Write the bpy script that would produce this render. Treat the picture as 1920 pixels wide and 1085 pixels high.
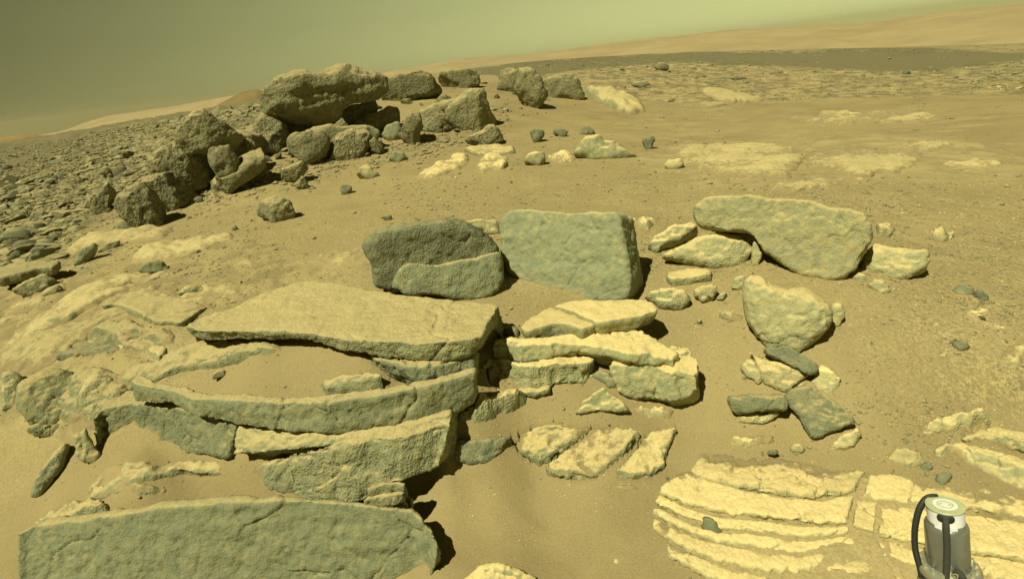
import bpy, bmesh, math, random
import numpy as np
from mathutils import Vector, Matrix

random.seed(7); rng = np.random.default_rng(11)
scene = bpy.context.scene
for o in list(bpy.data.objects): bpy.data.objects.remove(o)

# ------------------------------------------------------------------ camera
H = 2.0; FPX = 1000.0; ROLL = math.radians(7.12)
PITCH = math.atan(0.4175 * math.cos(ROLL))
CF = np.array([0, math.cos(PITCH), -math.sin(PITCH)])
_r0 = np.array([1.0, 0, 0]); _u0 = np.array([0, math.sin(PITCH), math.cos(PITCH)])
CR = math.cos(ROLL) * _r0 - math.sin(ROLL) * _u0
CU = math.cos(ROLL) * _u0 + math.sin(ROLL) * _r0
cam_data = bpy.data.cameras.new('camera'); cam = bpy.data.objects.new('camera', cam_data)
scene.collection.objects.link(cam); scene.camera = cam
cam_data.sensor_width = 36.0; cam_data.lens = 36.0 * FPX / 1920.0
cam_data.clip_start = 0.02; cam_data.clip_end = 20000
M = Matrix.Identity(4)
for i in range(3):
    M[i][0] = CR[i]; M[i][1] = CU[i]; M[i][2] = -CF[i]
M[2][3] = H
cam.matrix_world = M

# ------------------------------------------------------------------ sky and sun
SUN_EL = math.radians(57); SUN_H = (-0.72, -0.69)          # horizontal direction towards the sun
_n = math.hypot(*SUN_H); SUN = Vector((SUN_H[0] / _n * math.cos(SUN_EL), SUN_H[1] / _n * math.cos(SUN_EL), math.sin(SUN_EL)))
world = bpy.data.worlds.new('World'); scene.world = world; world.use_nodes = True
wt = world.node_tree; wt.nodes.clear()
def wn(t, **k):
    n = wt.nodes.new(t)
    for a, b in k.items(): setattr(n, a, b)
    return n
sky = wn('ShaderNodeTexSky', sky_type='NISHITA', sun_disc=False, sun_elevation=SUN_EL,
         sun_rotation=math.atan2(SUN.x, SUN.y), dust_density=4.0, air_density=1.0)
tc = wn('ShaderNodeTexCoord'); sep = wn('ShaderNodeSeparateXYZ'); wt.links.new(tc.outputs['Generated'], sep.inputs[0])
zc = wn('ShaderNodeMath', operation='MAXIMUM'); wt.links.new(sep.outputs['Z'], zc.inputs[0]); zc.inputs[1].default_value = 0.10
cmb = wn('ShaderNodeCombineXYZ'); wt.links.new(sep.outputs['X'], cmb.inputs[0]); wt.links.new(sep.outputs['Y'], cmb.inputs[1]); wt.links.new(zc.outputs[0], cmb.inputs[2]); wt.links.new(cmb.outputs[0], sky.inputs[0])
bw = wn('ShaderNodeRGBToBW'); wt.links.new(sky.outputs[0], bw.inputs[0])
el = wn('ShaderNodeMapRange', interpolation_type='SMOOTHERSTEP'); wt.links.new(sep.outputs['Z'], el.inputs[0])
el.inputs[1].default_value = -0.15; el.inputs[2].default_value = 0.55
mixc = wn('ShaderNodeMix', data_type='RGBA'); wt.links.new(el.outputs[0], mixc.inputs['Factor'])
mixc.inputs[6].default_value = (2.55, 2.68, 1.10, 1); mixc.inputs[7].default_value = (0.13, 0.15, 0.075, 1)
az = wn('ShaderNodeVectorMath', operation='DOT_PRODUCT'); wt.links.new(tc.outputs['Generated'], az.inputs[0])
az.inputs[1].default_value = (0.90, 0.43, 0)
azr = wn('ShaderNodeMapRange', interpolation_type='SMOOTHSTEP'); wt.links.new(az.outputs['Value'], azr.inputs[0])
azr.inputs[1].default_value = -0.75; azr.inputs[2].default_value = 0.95; azr.inputs[3].default_value = 0.045; azr.inputs[4].default_value = 1.0
m1 = wn('ShaderNodeMath', operation='MULTIPLY'); wt.links.new(bw.outputs[0], m1.inputs[0]); wt.links.new(azr.outputs[0], m1.inputs[1])
vm = wn('ShaderNodeVectorMath', operation='SCALE'); wt.links.new(mixc.outputs[2], vm.inputs[0]); wt.links.new(m1.outputs[0], vm.inputs['Scale'])
bg = wn('ShaderNodeBackground'); wt.links.new(vm.outputs[0], bg.inputs[0]); bg.inputs[1].default_value = 0.10
wo = wn('ShaderNodeOutputWorld'); wt.links.new(bg.outputs[0], wo.inputs[0])
sd = bpy.data.lights.new('sun', 'SUN'); sd.energy = 5.0; sd.angle = math.radians(0.5); sd.color = (0.975, 0.945, 0.70)
sun = bpy.data.objects.new('sun', sd); scene.collection.objects.link(sun)
sun.rotation_euler = SUN.to_track_quat('Z', 'Y').to_euler(); sun.location = (0, 0, 50)
vs = scene.view_settings; vs.view_transform = 'Standard'; vs.look = 'None'; vs.exposure = 0.12; vs.gamma = 1.0
scene.render.engine = 'CYCLES'

# ------------------------------------------------------------------ pixel <-> place
C0 = np.array([0, 0, H])
def rays(P):
    P = np.atleast_2d(np.asarray(P, float))
    return CF[None] * FPX + CR[None] * (P[:, 0:1] - 960) + CU[None] * (542.5 - P[:, 1:2])
def at_z(P, z):
    d = rays(P); t = (H - np.asarray(z, float)) / -d[:, 2]; return C0 + d * t[:, None]
def at_d(P, dist):
    d = rays(P); t = np.asarray(dist, float) / np.hypot(d[:, 0], d[:, 1]); return C0 + d * np.reshape(t, (-1, 1))

# ------------------------------------------------------------------ numpy noise
_perm = rng.permutation(4096).astype(np.int64); _val = rng.random(4096) * 2 - 1
def _h(i, j, k): return _val[_perm[(_perm[(_perm[i & 4095] + j) & 4095] + k) & 4095]]
def vnoise(p):
    p = np.asarray(p, float); i = np.floor(p).astype(np.int64); f = p - i; f = f * f * f * (f * (f * 6 - 15) + 10)
    x, y, z = i.T; fx, fy, fz = f.T
    c = lambda a, b, d: _h(x + a, y + b, z + d)
    x0 = c(0,0,0)*(1-fx)+c(1,0,0)*fx; x1 = c(0,1,0)*(1-fx)+c(1,1,0)*fx
    x2 = c(0,0,1)*(1-fx)+c(1,0,1)*fx; x3 = c(0,1,1)*(1-fx)+c(1,1,1)*fx
    y0 = x0*(1-fy)+x1*fy; y1 = x2*(1-fy)+x3*fy
    return y0*(1-fz)+y1*fz
def fbm(p, octv=4, gain=0.5):
    s = 0; a = 1; n = 0; p = np.asarray(p, float)
    for o in range(octv):
        s = s + a * vnoise(p + 17.3 * o); n += a; a *= gain; p = p * 2.03
    return s / n
def ridged(p, octv=3):
    s = 0; a = 1; n = 0; p = np.asarray(p, float)
    for o in range(octv):
        s = s + a * (1 - 2 * np.abs(vnoise(p + 9.1 * o))); n += a; a *= 0.5; p = p * 2.1
    return s / n
def worley(p, nn=2):
    """distance to nearest feature point and its random value"""
    p = np.asarray(p, float); i = np.floor(p).astype(np.int64); f = p - i
    best = np.full(len(p), 9.0); bv = np.zeros(len(p)); second = np.full(len(p), 9.0)
    for a in (-1, 0, 1):
        for b in (-1, 0, 1):
            for c in (-1, 0, 1):
                x, y, z = i[:, 0] + a, i[:, 1] + b, i[:, 2] + c
                r = np.stack([_h(x, y, z), _h(x + 57, y, z), _h(x, y + 91, z)], 1) * 0.5 + 0.5
                d = np.linalg.norm(np.array([a, b, c]) + r - f, axis=1)
                m = d < best; second = np.where(m, best, np.minimum(second, d)); bv = np.where(m, _h(x, y, z + 33), bv); best = np.where(m, d, best)
    return best, bv, second

# ------------------------------------------------------------------ terrain
ctrl = []
def cz(lst):
    for x, y, z in lst: ctrl.append(at_z([(x, y)], [z])[0])
def cd(lst):
    for x, y, d in lst: ctrl.append(at_d([(x, y)], [d])[0])
cz([(960,1085,0),(1100,1000,0),(900,985,.01),(1000,900,.05),(1225,960,.04),(1300,880,.080),(1600,900,.078),(1850,940,.076),(1290,970,.044),(1500,1000,.040),(1750,1020,.040),(1350,1065,.014),(1600,1080,.014),(1850,1085,.020),(1200,1080,0),(1915,960,.08),
    (1260,850,.10),(1330,760,.20),(1330,650,.36),(1280,600,.45),(1350,560,.5),(880,900,.10),(900,810,.27),(1050,770,.24),(1120,740,.28),(1060,690,.36),
    (950,600,.52),(1000,545,.58),(20,1070,-.06),(30,950,.02),(100,900,.08),(20,830,.14),(140,970,.10),(300,900,.21),(450,880,.23),(250,935,.20),(580,880,.19),(640,935,.05),(740,965,-.05),(800,1000,0),(800,930,.02),(850,870,.14),(820,1080,-.02),(300,1085,-.2),(600,1085,-.22),(500,1085,-.2),(450,1000,-.06),(150,1050,-.08),(700,1020,-.06),(600,590,.56),(450,600,.56),(800,610,.56),(760,660,.54),(870,640,.52),(860,740,.42),(830,820,.3),(700,860,.2),(600,780,.38),(400,805,.26),
    (600,690,.565),(480,690,.555),(700,715,.53),(300,640,.55),(180,640,.50),(100,620,.50),(60,720,.36),(0,650,.44),(180,715,.40),(300,852,.21),(200,845,.19),(400,858,.23),
    (660,510,.655),(560,480,.66),(400,500,.62),(300,560,.60),(1650,580,.5),(1800,600,.45),(1900,650,.40),(1700,700,.33),(1900,740,.26),(1650,760,.25),(1650,830,.14),
    (1480,810,.15),(1450,600,.48),(1250,480,.58),(1700,480,.55),(1900,480,.50),(1200,400,.60),(900,390,.65),(600,420,.66),(1700,380,.55),(1900,350,.5),
    (100,560,.55),(0,560,.5),(0,480,.5),(150,480,.55),(400,440,.62),(0,400,.4),(200,420,.5),(650,340,.63),(850,320,.66),(1000,310,.63),(1300,320,.55),(1700,300,.5),(1900,280,.42),
    (400,390,.6),(150,370,.42),(0,345,.3),(-350,1000,-.05),(-350,700,.35),(-400,480,.4),(2300,950,-.05),(2300,650,.3),(2300,380,.4)])
cd([(850,270,10.6),(760,300,9.6),(930,200,14),(985,206,14),(720,190,15.5),(900,165,18),(500,285,11.5),(1100,200,16),(1300,230,13),(1500,230,12),(1700,230,11),(1900,230,10),
    (1300,160,23),(1600,160,22),(1900,160,20),(1500,125,36),(1900,118,36),(1200,130,34),(0,310,22),(150,300,18),(300,260,22),(-400,370,22),(2400,200,12)])
SKY_NEAR = [(-900,420),(-500,352),(0,279),(100,264),(240,234),(330,218),(480,193),(700,153),(850,133),(960,119),(1100,108),(1300,98),(1500,93),(1700,89),(1920,82),(2400,70),(3000,50)]
cd([(x, y, 45 if x < 900 else 58) for x, y in SKY_NEAR])
cd([(x, y + 26, 120) for x, y in SKY_NEAR]); cd([(x, y + 40, 380) for x, y in SKY_NEAR]); cd([(x, y + 40, 2500) for x, y in SKY_NEAR])
ctrl = np.array(ctrl)
W0 = 4.0
def _uv(x, y):
    d = np.hypot(x, y); return np.stack([np.arctan2(x, y) * 2.0, np.log(np.maximum(d, .3))], -1), d
cu, cdist = _uv(ctrl[:, 0], ctrl[:, 1]); cw = ctrl[:, 2] / (cdist + W0)
def _tps(r2): return np.where(r2 > 1e-12, 0.5 * r2 * np.log(np.maximum(r2, 1e-12)), 0)
n = len(ctrl)
A = np.zeros((n + 3, n + 3)); A[:n, :n] = _tps(((cu[:, None] - cu[None]) ** 2).sum(-1)) + 0.004 * np.eye(n)
A[:n, n] = 1; A[:n, n + 1:] = cu; A[n, :n] = 1; A[n + 1:, :n] = cu.T
sol = np.linalg.solve(A, np.concatenate([cw, np.zeros(3)]))
# lookup grid in (azimuth, ln distance)
GA = np.radians(np.linspace(-112, 112, 449)); GL = np.linspace(math.log(0.4), math.log(4000), 461)
gu = np.stack(np.meshgrid(np.clip(GA, -1.25, 1.25) * 2.0, GL, indexing='ij'), -1).reshape(-1, 2)
gw = np.zeros(len(gu))
for k in range(0, len(gu), 20000):
    q = gu[k:k + 20000]
    gw[k:k + 20000] = _tps(((q[:, None] - cu[None]) ** 2).sum(-1)) @ sol[:n] + sol[n] + q @ sol[n + 1:]
GZ = (gw * (np.exp(gu[:, 1]) + W0)).reshape(len(GA), len(GL))
def terrain(x, y):
    a = np.arctan2(x, y); l = np.log(np.maximum(np.hypot(x, y), .41))
    i = np.clip((a - GA[0]) / (GA[1] - GA[0]), 0, len(GA) - 1.001); j = np.clip((l - GL[0]) / (GL[1] - GL[0]), 0, len(GL) - 1.001)
    i0 = i.astype(int); j0 = j.astype(int); fi = i - i0; fj = j - j0
    return (GZ[i0, j0]*(1-fi)*(1-fj) + GZ[i0+1, j0]*fi*(1-fj) + GZ[i0, j0+1]*(1-fi)*fj + GZ[i0+1, j0+1]*fi*fj)
def at_g(P, h=0.0):
    """points where the pixel rays meet the terrain raised by h"""
    d = rays(P); hl = np.hypot(d[:, 0], d[:, 1]); d = d / hl[:, None]
    h = np.broadcast_to(np.asarray(h, float), (len(d),))
    D = np.exp(np.linspace(math.log(0.5), math.log(300), 900))
    X = d[:, None, 0] * D; Y = d[:, None, 1] * D; Z = H + d[:, None, 2] * D
    below = Z < terrain(X, Y) + h[:, None]
    k = np.where(below.any(1), below.argmax(1), len(D) - 1); k = np.maximum(k, 1)
    lo = D[k - 1]; hi = D[k]
    for _ in range(14):
        m = (lo + hi) / 2; b = H + d[:, 2] * m < terrain(d[:, 0] * m, d[:, 1] * m) + h
        hi = np.where(b, m, hi); lo = np.where(b, lo, m)
    return C0 + d * hi[:, None]

# ------------------------------------------------------------------ materials
def nt(name):
    m = bpy.data.materials.new(name); m.use_nodes = True; t = m.node_tree; t.nodes.clear()
    def N(ty, ins=None, **k):
        nd = t.nodes.new(ty)
        for a, b in k.items(): setattr(nd, a, b)
        for a, b in (ins or {}).items():
            if hasattr(b, 'is_output'): t.links.new(b, nd.inputs[a])
            else: nd.inputs[a].default_value = b
        return nd
    return m, t, N
def c4(c): return (c[0], c[1], c[2], 1)
DUST = (0.455, 0.372, 0.165); ROCK = (0.36, 0.385, 0.20); ROCK2 = (0.50, 0.47, 0.215)
SAND = (0.345, 0.245, 0.092)
def rock_mat(name, rock=ROCK, rock2=ROCK2, dust=DUST, lo=0.45, hi=0.8, amt=1.0, grain=80.0, bump=0.55, pits=0.0, pscale=16.0, dist=0.022, dusty=0.5):
    m, t, N = nt(name)
    tc = N('ShaderNodeTexCoord'); P = tc.outputs['Object']; g = N('ShaderNodeNewGeometry')
    oi = N('ShaderNodeObjectInfo')
    off = N('ShaderNodeVectorMath', {0: P}, operation='ADD')
    sc = N('ShaderNodeVectorMath', {0: (13.7, 7.1, 3.3), 'Scale': oi.outputs['Random']}, operation='SCALE'); t.links.new(sc.outputs[0], off.inputs[1]); P = off.outputs[0]
    big = N('ShaderNodeTexNoise', {'Vector': P, 'Scale': 4.5, 'Detail': 5.0, 'Roughness': 0.62})
    mid = N('ShaderNodeTexNoise', {'Vector': P, 'Scale': 19.0, 'Detail': 4.0, 'Roughness': 0.65})
    fine = N('ShaderNodeTexNoise', {'Vector': P, 'Scale': grain, 'Detail': 2.5, 'Roughness': 0.6})
    mg = N('ShaderNodeMapping', {'Vector': P, 'Scale': (1.0, 1.0, 0.28), 'Rotation': (0.25, 0.6, 0.2)})
    st = N('ShaderNodeTexNoise', {'Vector': mg.outputs[0], 'Scale': grain * 0.7, 'Detail': 2.0, 'Roughness': 0.55})
    sn = N('ShaderNodeSeparateXYZ', {0: g.outputs['Normal']})
    dz = N('ShaderNodeMapRange', {0: sn.outputs['Z'], 1: lo, 2: hi, 3: 0.0, 4: 1.0}, interpolation_type='SMOOTHSTEP')
    a = N('ShaderNodeMath', {0: big.outputs[0], 1: 0.5}, operation='SUBTRACT'); a = N('ShaderNodeMath', {0: a.outputs[0], 1: 1.0}, operation='MULTIPLY')
    b = N('ShaderNodeMath', {0: mid.outputs[0], 1: 0.5}, operation='SUBTRACT'); b = N('ShaderNodeMath', {0: b.outputs[0], 1: 0.85}, operation='MULTIPLY')
    s1 = N('ShaderNodeMath', {0: a.outputs[0], 1: b.outputs[0]}, operation='ADD')
    s2 = N('ShaderNodeMath', {0: dz.outputs[0], 1: s1.outputs[0]}, operation='ADD')
    s3 = N('ShaderNodeMath', {0: s2.outputs[0], 1: amt}, operation='MULTIPLY', use_clamp=True)
    vr = N('ShaderNodeMapRange', {0: mid.outputs[0], 1: 0.33, 2: 0.68})
    rc = N('ShaderNodeMix', {'Factor': vr.outputs[0], 6: c4(rock), 7: c4(rock2)}, data_type='RGBA')
    dv = N('ShaderNodeMapRange', {0: fine.outputs[0], 1: 0.35, 2: 0.65})
    dc = N('ShaderNodeMix', {'Factor': dv.outputs[0], 6: c4([c * 0.86 for c in dust]), 7: c4([min(1, c * 1.08) for c in dust])}, data_type='RGBA')
    cm = N('ShaderNodeMix', {'Factor': s3.outputs[0], 6: rc.outputs[2], 7: dc.outputs[2]}, data_type='RGBA')
    dr = N('ShaderNodeAttribute', attribute_name='drift'); dn_ = N('ShaderNodeMath', {0: mid.outputs[0], 1: 0.5}, operation='SUBTRACT'); dn_ = N('ShaderNodeMath', {0: dn_.outputs[0], 1: 2.2}, operation='MULTIPLY')
    dm = N('ShaderNodeMath', {0: dr.outputs['Fac'], 1: 0.5}, operation='GREATER_THAN'); dsum = N('ShaderNodeMath', {0: dr.outputs['Fac'], 1: dn_.outputs[0]}, operation='ADD')
    df = N('ShaderNodeMapRange', {0: dsum.outputs[0], 1: 0.35, 2: 0.75}, interpolation_type='SMOOTHSTEP'); dgate = N('ShaderNodeMapRange', {0: dr.outputs['Fac'], 1: 0.0, 2: 0.3})
    dfac = N('ShaderNodeMath', {0: df.outputs[0], 1: dgate.outputs[0]}, operation='MULTIPLY')
    cm = N('ShaderNodeMix', {'Factor': dfac.outputs[0], 6: cm.outputs[2], 7: c4((0.300, 0.237, 0.107))}, data_type='RGBA')
    tv = N('ShaderNodeMapRange', {0: oi.outputs['Random'], 1: 0.0, 2: 1.0, 3: 0.86, 4: 1.12}); tvs = N('ShaderNodeVectorMath', {0: cm.outputs[2], 'Scale': tv.outputs[0]}, operation='SCALE')
    bvr = N('ShaderNodeMath', {0: oi.outputs['Random'], 1: 7.31}, operation='MULTIPLY'); bvr = N('ShaderNodeMath', {0: bvr.outputs[0], 1: 1.0}, operation='MODULO'); bvm = N('ShaderNodeMapRange', {0: bvr.outputs[0], 1: 0.0, 2: 1.0, 3: 0.5, 4: 1.25})
    vg = N('ShaderNodeTexVoronoi', {'Vector': P, 'Scale': grain * 1.15, 'Randomness': 1.0})
    def lin(x, k_, add=None):
        q_ = N('ShaderNodeMath', {0: x, 1: k_}, operation='MULTIPLY').outputs[0]
        return q_ if add is None else N('ShaderNodeMath', {0: q_, 1: add}, operation='ADD').outputs[0]
    hv = lin(fine.outputs[0], 1.3, lin(st.outputs[0], 0.55, lin(mid.outputs[0], 0.9, lin(vg.outputs['Distance'], -0.40))))
    bstr = N('ShaderNodeMapRange', {0: s3.outputs[0], 1: 0.0, 2: 1.0, 3: bump, 4: bump * dusty}).outputs[0]; bstr = N('ShaderNodeMapRange', {0: dfac.outputs[0], 1: 0.0, 2: 1.0, 3: bstr, 4: 0.15}).outputs[0]; bstr = N('ShaderNodeMath', {0: bstr, 1: bvm.outputs[0]}, operation='MULTIPLY').outputs[0]
    if pits > 0:
        wv = N('ShaderNodeVectorMath', {0: P}, operation='ADD'); ws = N('ShaderNodeVectorMath', {0: mid.outputs['Color'], 'Scale': 0.06}, operation='SCALE'); t.links.new(ws.outputs[0], wv.inputs[1])
        vo = N('ShaderNodeTexVoronoi', {'Vector': wv.outputs[0], 'Scale': pscale, 'Randomness': 1.0})
        pr = N('ShaderNodeMapRange', {0: vo.outputs['Distance'], 1: 0.12, 2: 0.42, 3: -pits, 4: 0.0}, interpolation_type='SMOOTHSTEP')
        hv = N('ShaderNodeMath', {0: hv, 1: pr.outputs[0]}, operation='ADD').outputs[0]
    bp = N('ShaderNodeBump', {'Height': hv, 'Strength': bstr, 'Distance': dist})
    bs = N('ShaderNodeBsdfPrincipled', {'Base Color': tvs.outputs[0], 'Roughness': 0.95, 'Normal': bp.outputs[0]})
    bs.inputs['Specular IOR Level'].default_value = 0.12
    o = N('ShaderNodeOutputMaterial', {0: bs.outputs[0]})
    return m
MAT = {}
MAT['bed'] = rock_mat('dusty_bedrock', lo=0.60, hi=0.92, amt=1.0, rock=(0.215, 0.229, 0.122), rock2=(0.296, 0.285, 0.133))  # left-hand bedrock: dust tone kept low to hold the lens vignette
MAT['mid'] = rock_mat('vignette_mid_bedrock', lo=0.58, hi=0.92, rock=(0.236, 0.251, 0.133), rock2=(0.334, 0.319, 0.148), dust=(0.627, 0.499, 0.211))  # middle bedrock: same dust painted lighter, where the vignette eases
MAT['pave'] = rock_mat('pavement_bedrock', lo=0.3, hi=0.95, amt=0.75, rock=(0.33, 0.28, 0.13), rock2=(0.40, 0.335, 0.15), dust=(0.55, 0.445, 0.19))
MAT['joint'] = rock_mat('sandy_joint_rock', lo=0.3, hi=0.95, amt=0.9, rock=(0.33, 0.285, 0.135), rock2=(0.40, 0.33, 0.15), dust=(0.46, 0.365, 0.158))
MAT['block'] = rock_mat('grey_block_rock', lo=0.70, hi=1.0, amt=0.75, rock=(0.215, 0.24, 0.135), rock2=(0.29, 0.295, 0.15), dust=(0.56, 0.45, 0.195))
MAT['face'] = rock_mat('clean_rock', lo=0.70, hi=1.0, amt=0.9, rock=(0.174, 0.194, 0.107), rock2=(0.244, 0.248, 0.124))
MAT['dark'] = rock_mat('dark_rock', rock=(0.144, 0.156, 0.088), rock2=(0.208, 0.212, 0.114), lo=0.80, hi=1.1, amt=0.6)
MAT['pale'] = rock_mat('pale_rock', rock=(0.294, 0.302, 0.160), rock2=(0.420, 0.378, 0.168), lo=0.50, hi=0.95, amt=0.9, dust=(0.608, 0.484, 0.204))
MAT['bright'] = rock_mat('vignette_bright_bedrock', rock=(0.323, 0.319, 0.162), rock2=(0.476, 0.404, 0.170), dust=(0.69, 0.55, 0.235), lo=0.62, hi=0.98, dusty=0.4)  # right-hand bedrock: lightest dust, vignette brightening painted into the colour
MAT['pit'] = rock_mat('pitted_rock', rock=(0.146, 0.147, 0.077), rock2=(0.235, 0.213, 0.095), lo=0.5, hi=1.0, amt=0.85, grain=26.0, bump=0.75, dust=(0.42, 0.34, 0.155), pits=1.2, pscale=15.0, dist=0.045)
MAT['rubble'] = rock_mat('rubble_rock', rock=(0.150, 0.154, 0.083), rock2=(0.232, 0.217, 0.105), lo=0.6, hi=1.0, amt=0.75, grain=26.0, bump=0.6)

# sand: colour patches come from the vertex attribute "kind" (x: dark dune sand, y: gravel, z: dust)
m, t, N = nt('martian_sand'); MAT['sand'] = m
tc_ = N('ShaderNodeTexCoord'); P = tc_.outputs['Object']; at = N('ShaderNodeAttribute', attribute_name='soil'); sp = N('ShaderNodeSeparateColor', {0: at.outputs['Color']})
n1 = N('ShaderNodeTexNoise', {'Vector': P, 'Scale': 1.3, 'Detail': 5.0, 'Roughness': 0.6}); n2 = N('ShaderNodeTexNoise', {'Vector': P, 'Scale': 48.0, 'Detail': 3.0, 'Roughness': 0.7})
n3 = N('ShaderNodeTexNoise', {'Vector': P, 'Scale': 150.0, 'Detail': 2.0, 'Roughness': 0.6})
f1 = N('ShaderNodeMapRange', {0: n1.outputs[0], 1: 0.35, 2: 0.68}); ca = N('ShaderNodeMix', {'Factor': f1.outputs[0], 6: c4((0.262, 0.206, 0.092)), 7: c4((0.335, 0.266, 0.120))}, data_type='RGBA')
f2 = N('ShaderNodeMapRange', {0: n2.outputs[0], 1: 0.40, 2: 0.66}); gcol = N('ShaderNodeMix', {'Factor': f2.outputs[0], 6: c4((0.29, 0.23, 0.10)), 7: c4((0.56, 0.46, 0.20))}, data_type='RGBA')
cb = N('ShaderNodeMix', {'Factor': sp.outputs[1], 6: ca.outputs[2], 7: gcol.outputs[2]}, data_type='RGBA')
cdk = N('ShaderNodeMix', {'Factor': sp.outputs[0], 6: cb.outputs[2], 7: c4((0.155, 0.14, 0.07))}, data_type='RGBA')
cdu = N('ShaderNodeMix', {'Factor': sp.outputs[2], 6: cdk.outputs[2], 7: c4(DUST)}, data_type='RGBA')
f3 = N('ShaderNodeMapRange', {0: n3.outputs[0], 1: 0.3, 2: 0.7, 3: 0.86, 4: 1.14}); cs = N('ShaderNodeVectorMath', {0: cdu.outputs[2], 'Scale': f3.outputs[0]}, operation='SCALE')
gz_ = N('ShaderNodeMath', {0: sp.outputs[1], 1: sp.outputs[2]}, operation='ADD'); gh = N('ShaderNodeMath', {0: n2.outputs[0], 1: gz_.outputs[0]}, operation='MULTIPLY'); gh = N('ShaderNodeMath', {0: gh.outputs[0], 1: 2.2}, operation='MULTIPLY')
h2 = N('ShaderNodeMath', {0: n3.outputs[0], 1: 0.16}, operation='MULTIPLY'); hh = N('ShaderNodeMath', {0: gh.outputs[0], 1: h2.outputs[0]}, operation='ADD')
n2s = N('ShaderNodeMath', {0: n2.outputs[0], 1: 0.25}, operation='MULTIPLY'); hh = N('ShaderNodeMath', {0: hh.outputs[0], 1: n2s.outputs[0]}, operation='ADD')
bp = N('ShaderNodeBump', {'Height': hh.outputs[0], 'Strength': 0.6, 'Distance': 0.02})
bs = N('ShaderNodeBsdfPrincipled', {'Base Color': cs.outputs[0], 'Roughness': 1.0, 'Normal': bp.outputs[0]}); bs.inputs['Specular IOR Level'].default_value = 0.05
N('ShaderNodeOutputMaterial', {0: bs.outputs[0]})
def hill_mat(name, c1, c2, s):
    m, t, N = nt(name); tc = N('ShaderNodeTexCoord')
    mp = N('ShaderNodeMapping', {'Vector': tc.outputs['Object'], 'Scale': (1, 1, 3.5)})
    a = N('ShaderNodeTexNoise', {'Vector': mp.outputs[0], 'Scale': s, 'Detail': 6.0, 'Roughness': 0.6}); f = N('ShaderNodeMapRange', {0: a.outputs[0], 1: 0.38, 2: 0.64})
    c = N('ShaderNodeMix', {'Factor': f.outputs[0], 6: c4(c1), 7: c4(c2)}, data_type='RGBA')
    b = N('ShaderNodeBsdfPrincipled', {'Base Color': c.outputs[2], 'Roughness': 1.0}); b.inputs['Specular IOR Level'].default_value = 0.0
    N('ShaderNodeOutputMaterial', {0: b.outputs[0]}); return m
MAT['hills'] = hill_mat('dusty_hills', (0.37, 0.285, 0.14), (0.46, 0.355, 0.172), 0.02)
MAT['knoll'] = hill_mat('brown_knoll', (0.20, 0.145, 0.06), (0.28, 0.20, 0.085), 0.08)

# ------------------------------------------------------------------ object helpers
COL = scene.collection
def tag(o, label=None, cat=None, group=None, kind=None):
    if label: o['label'] = label
    if cat: o['category'] = cat
    if group: o['group'] = group
    if kind: o['kind'] = kind
    return o
def np_mesh(name, V, quads=None, tris=None):
    me = bpy.data.meshes.new(name); V = np.ascontiguousarray(V, dtype=np.float32)
    me.vertices.add(len(V)); me.vertices.foreach_set('co', V.ravel())
    F = quads if quads is not None else tris; k = F.shape[1]
    me.loops.add(F.size); me.loops.foreach_set('vertex_index', F.astype(np.int32).ravel())
    me.polygons.add(len(F)); me.polygons.foreach_set('loop_start', np.arange(0, F.size, k, dtype=np.int32))
    me.polygons.foreach_set('use_smooth', np.ones(len(F), bool)); me.update(calc_edges=True); return me
def grid_quads(a, b):
    i = np.arange(a * b).reshape(a, b); return np.stack([i[:-1, :-1], i[1:, :-1], i[1:, 1:], i[:-1, 1:]], -1).reshape(-1, 4)

# ------------------------------------------------------------------ ground sheet
ga = np.radians(np.concatenate([np.linspace(-111, -56, 40)[:-1], np.linspace(-56, 56, 660), np.linspace(56, 111, 40)[1:]]))
gd = np.exp(np.concatenate([np.linspace(math.log(0.45), math.log(1.3), 14)[:-1], np.linspace(math.log(1.3), math.log(70), 390), np.linspace(math.log(70), math.log(1500), 34)[1:]]))
AA, DD = np.meshgrid(ga, gd, indexing='ij'); X = (np.sin(AA) * DD).ravel(); Y = (np.cos(AA) * DD).ravel(); Dm = DD.ravel()
Z = terrain(X, Y); p3 = np.stack([X, Y, np.zeros_like(X)], 1)
fade = np.clip(1 - Dm / 60, 0, 1)
und = fbm(p3 * 1.1, 3) * 0.022 + fbm(p3 * 4.0, 3) * 0.008 + fbm((p3 @ np.array([[0.8, 0.6, 0], [-0.6, 0.8, 0], [0, 0, 1.0]])) * np.array([4.0, 14.0, 1]), 2) * 0.0035 * np.clip(1.3 - Dm / 8, 0, 1)
# soil kinds laid out over the place
rel = np.stack([X, Y, Z - H], 1); dep_ = np.maximum(rel @ CF, 0.05); UX = 960 + FPX * (rel @ CR) / dep_; UY = 542.5 - FPX * (rel @ CU) / dep_
UX = np.where(rel @ CF > 0.05, UX, 9e9)
def inside(x, y, poly):
    r_ = np.zeros(len(x), bool); n_ = len(poly)
    for i in range(n_):
        (x1, y1), (x2, y2) = poly[i], poly[(i + 1) % n_]
        if y1 == y2: continue
        c_ = ((y1 > y) != (y2 > y)) & (x < (x2 - x1) * (y - y1) / (y2 - y1) + x1); r_ ^= c_
    return r_
wl = np.stack([AA.ravel() * 14, np.log(Dm) * 9, np.zeros_like(X)], 1)           # noise laid out by bearing and distance, even in grain near and far
WA = [fbm(wl * k_ + k_ * 7, 4) for k_ in (1.0, 2.3)]; WB = [fbm(wl * k_ + 31 + k_ * 5, 4) for k_ in (1.0, 2.3)]
def region(poly, warp, seed=0):
    s_ = 0; sg = 1 if seed % 2 else -1
    for w1, w2 in ((WA[0], WB[0]), (WB[1], WA[1])): s_ = s_ + inside(UX + sg * w1 * warp, UY + w2 * warp * 0.35, poly)
    return s_ / 2.0
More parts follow.
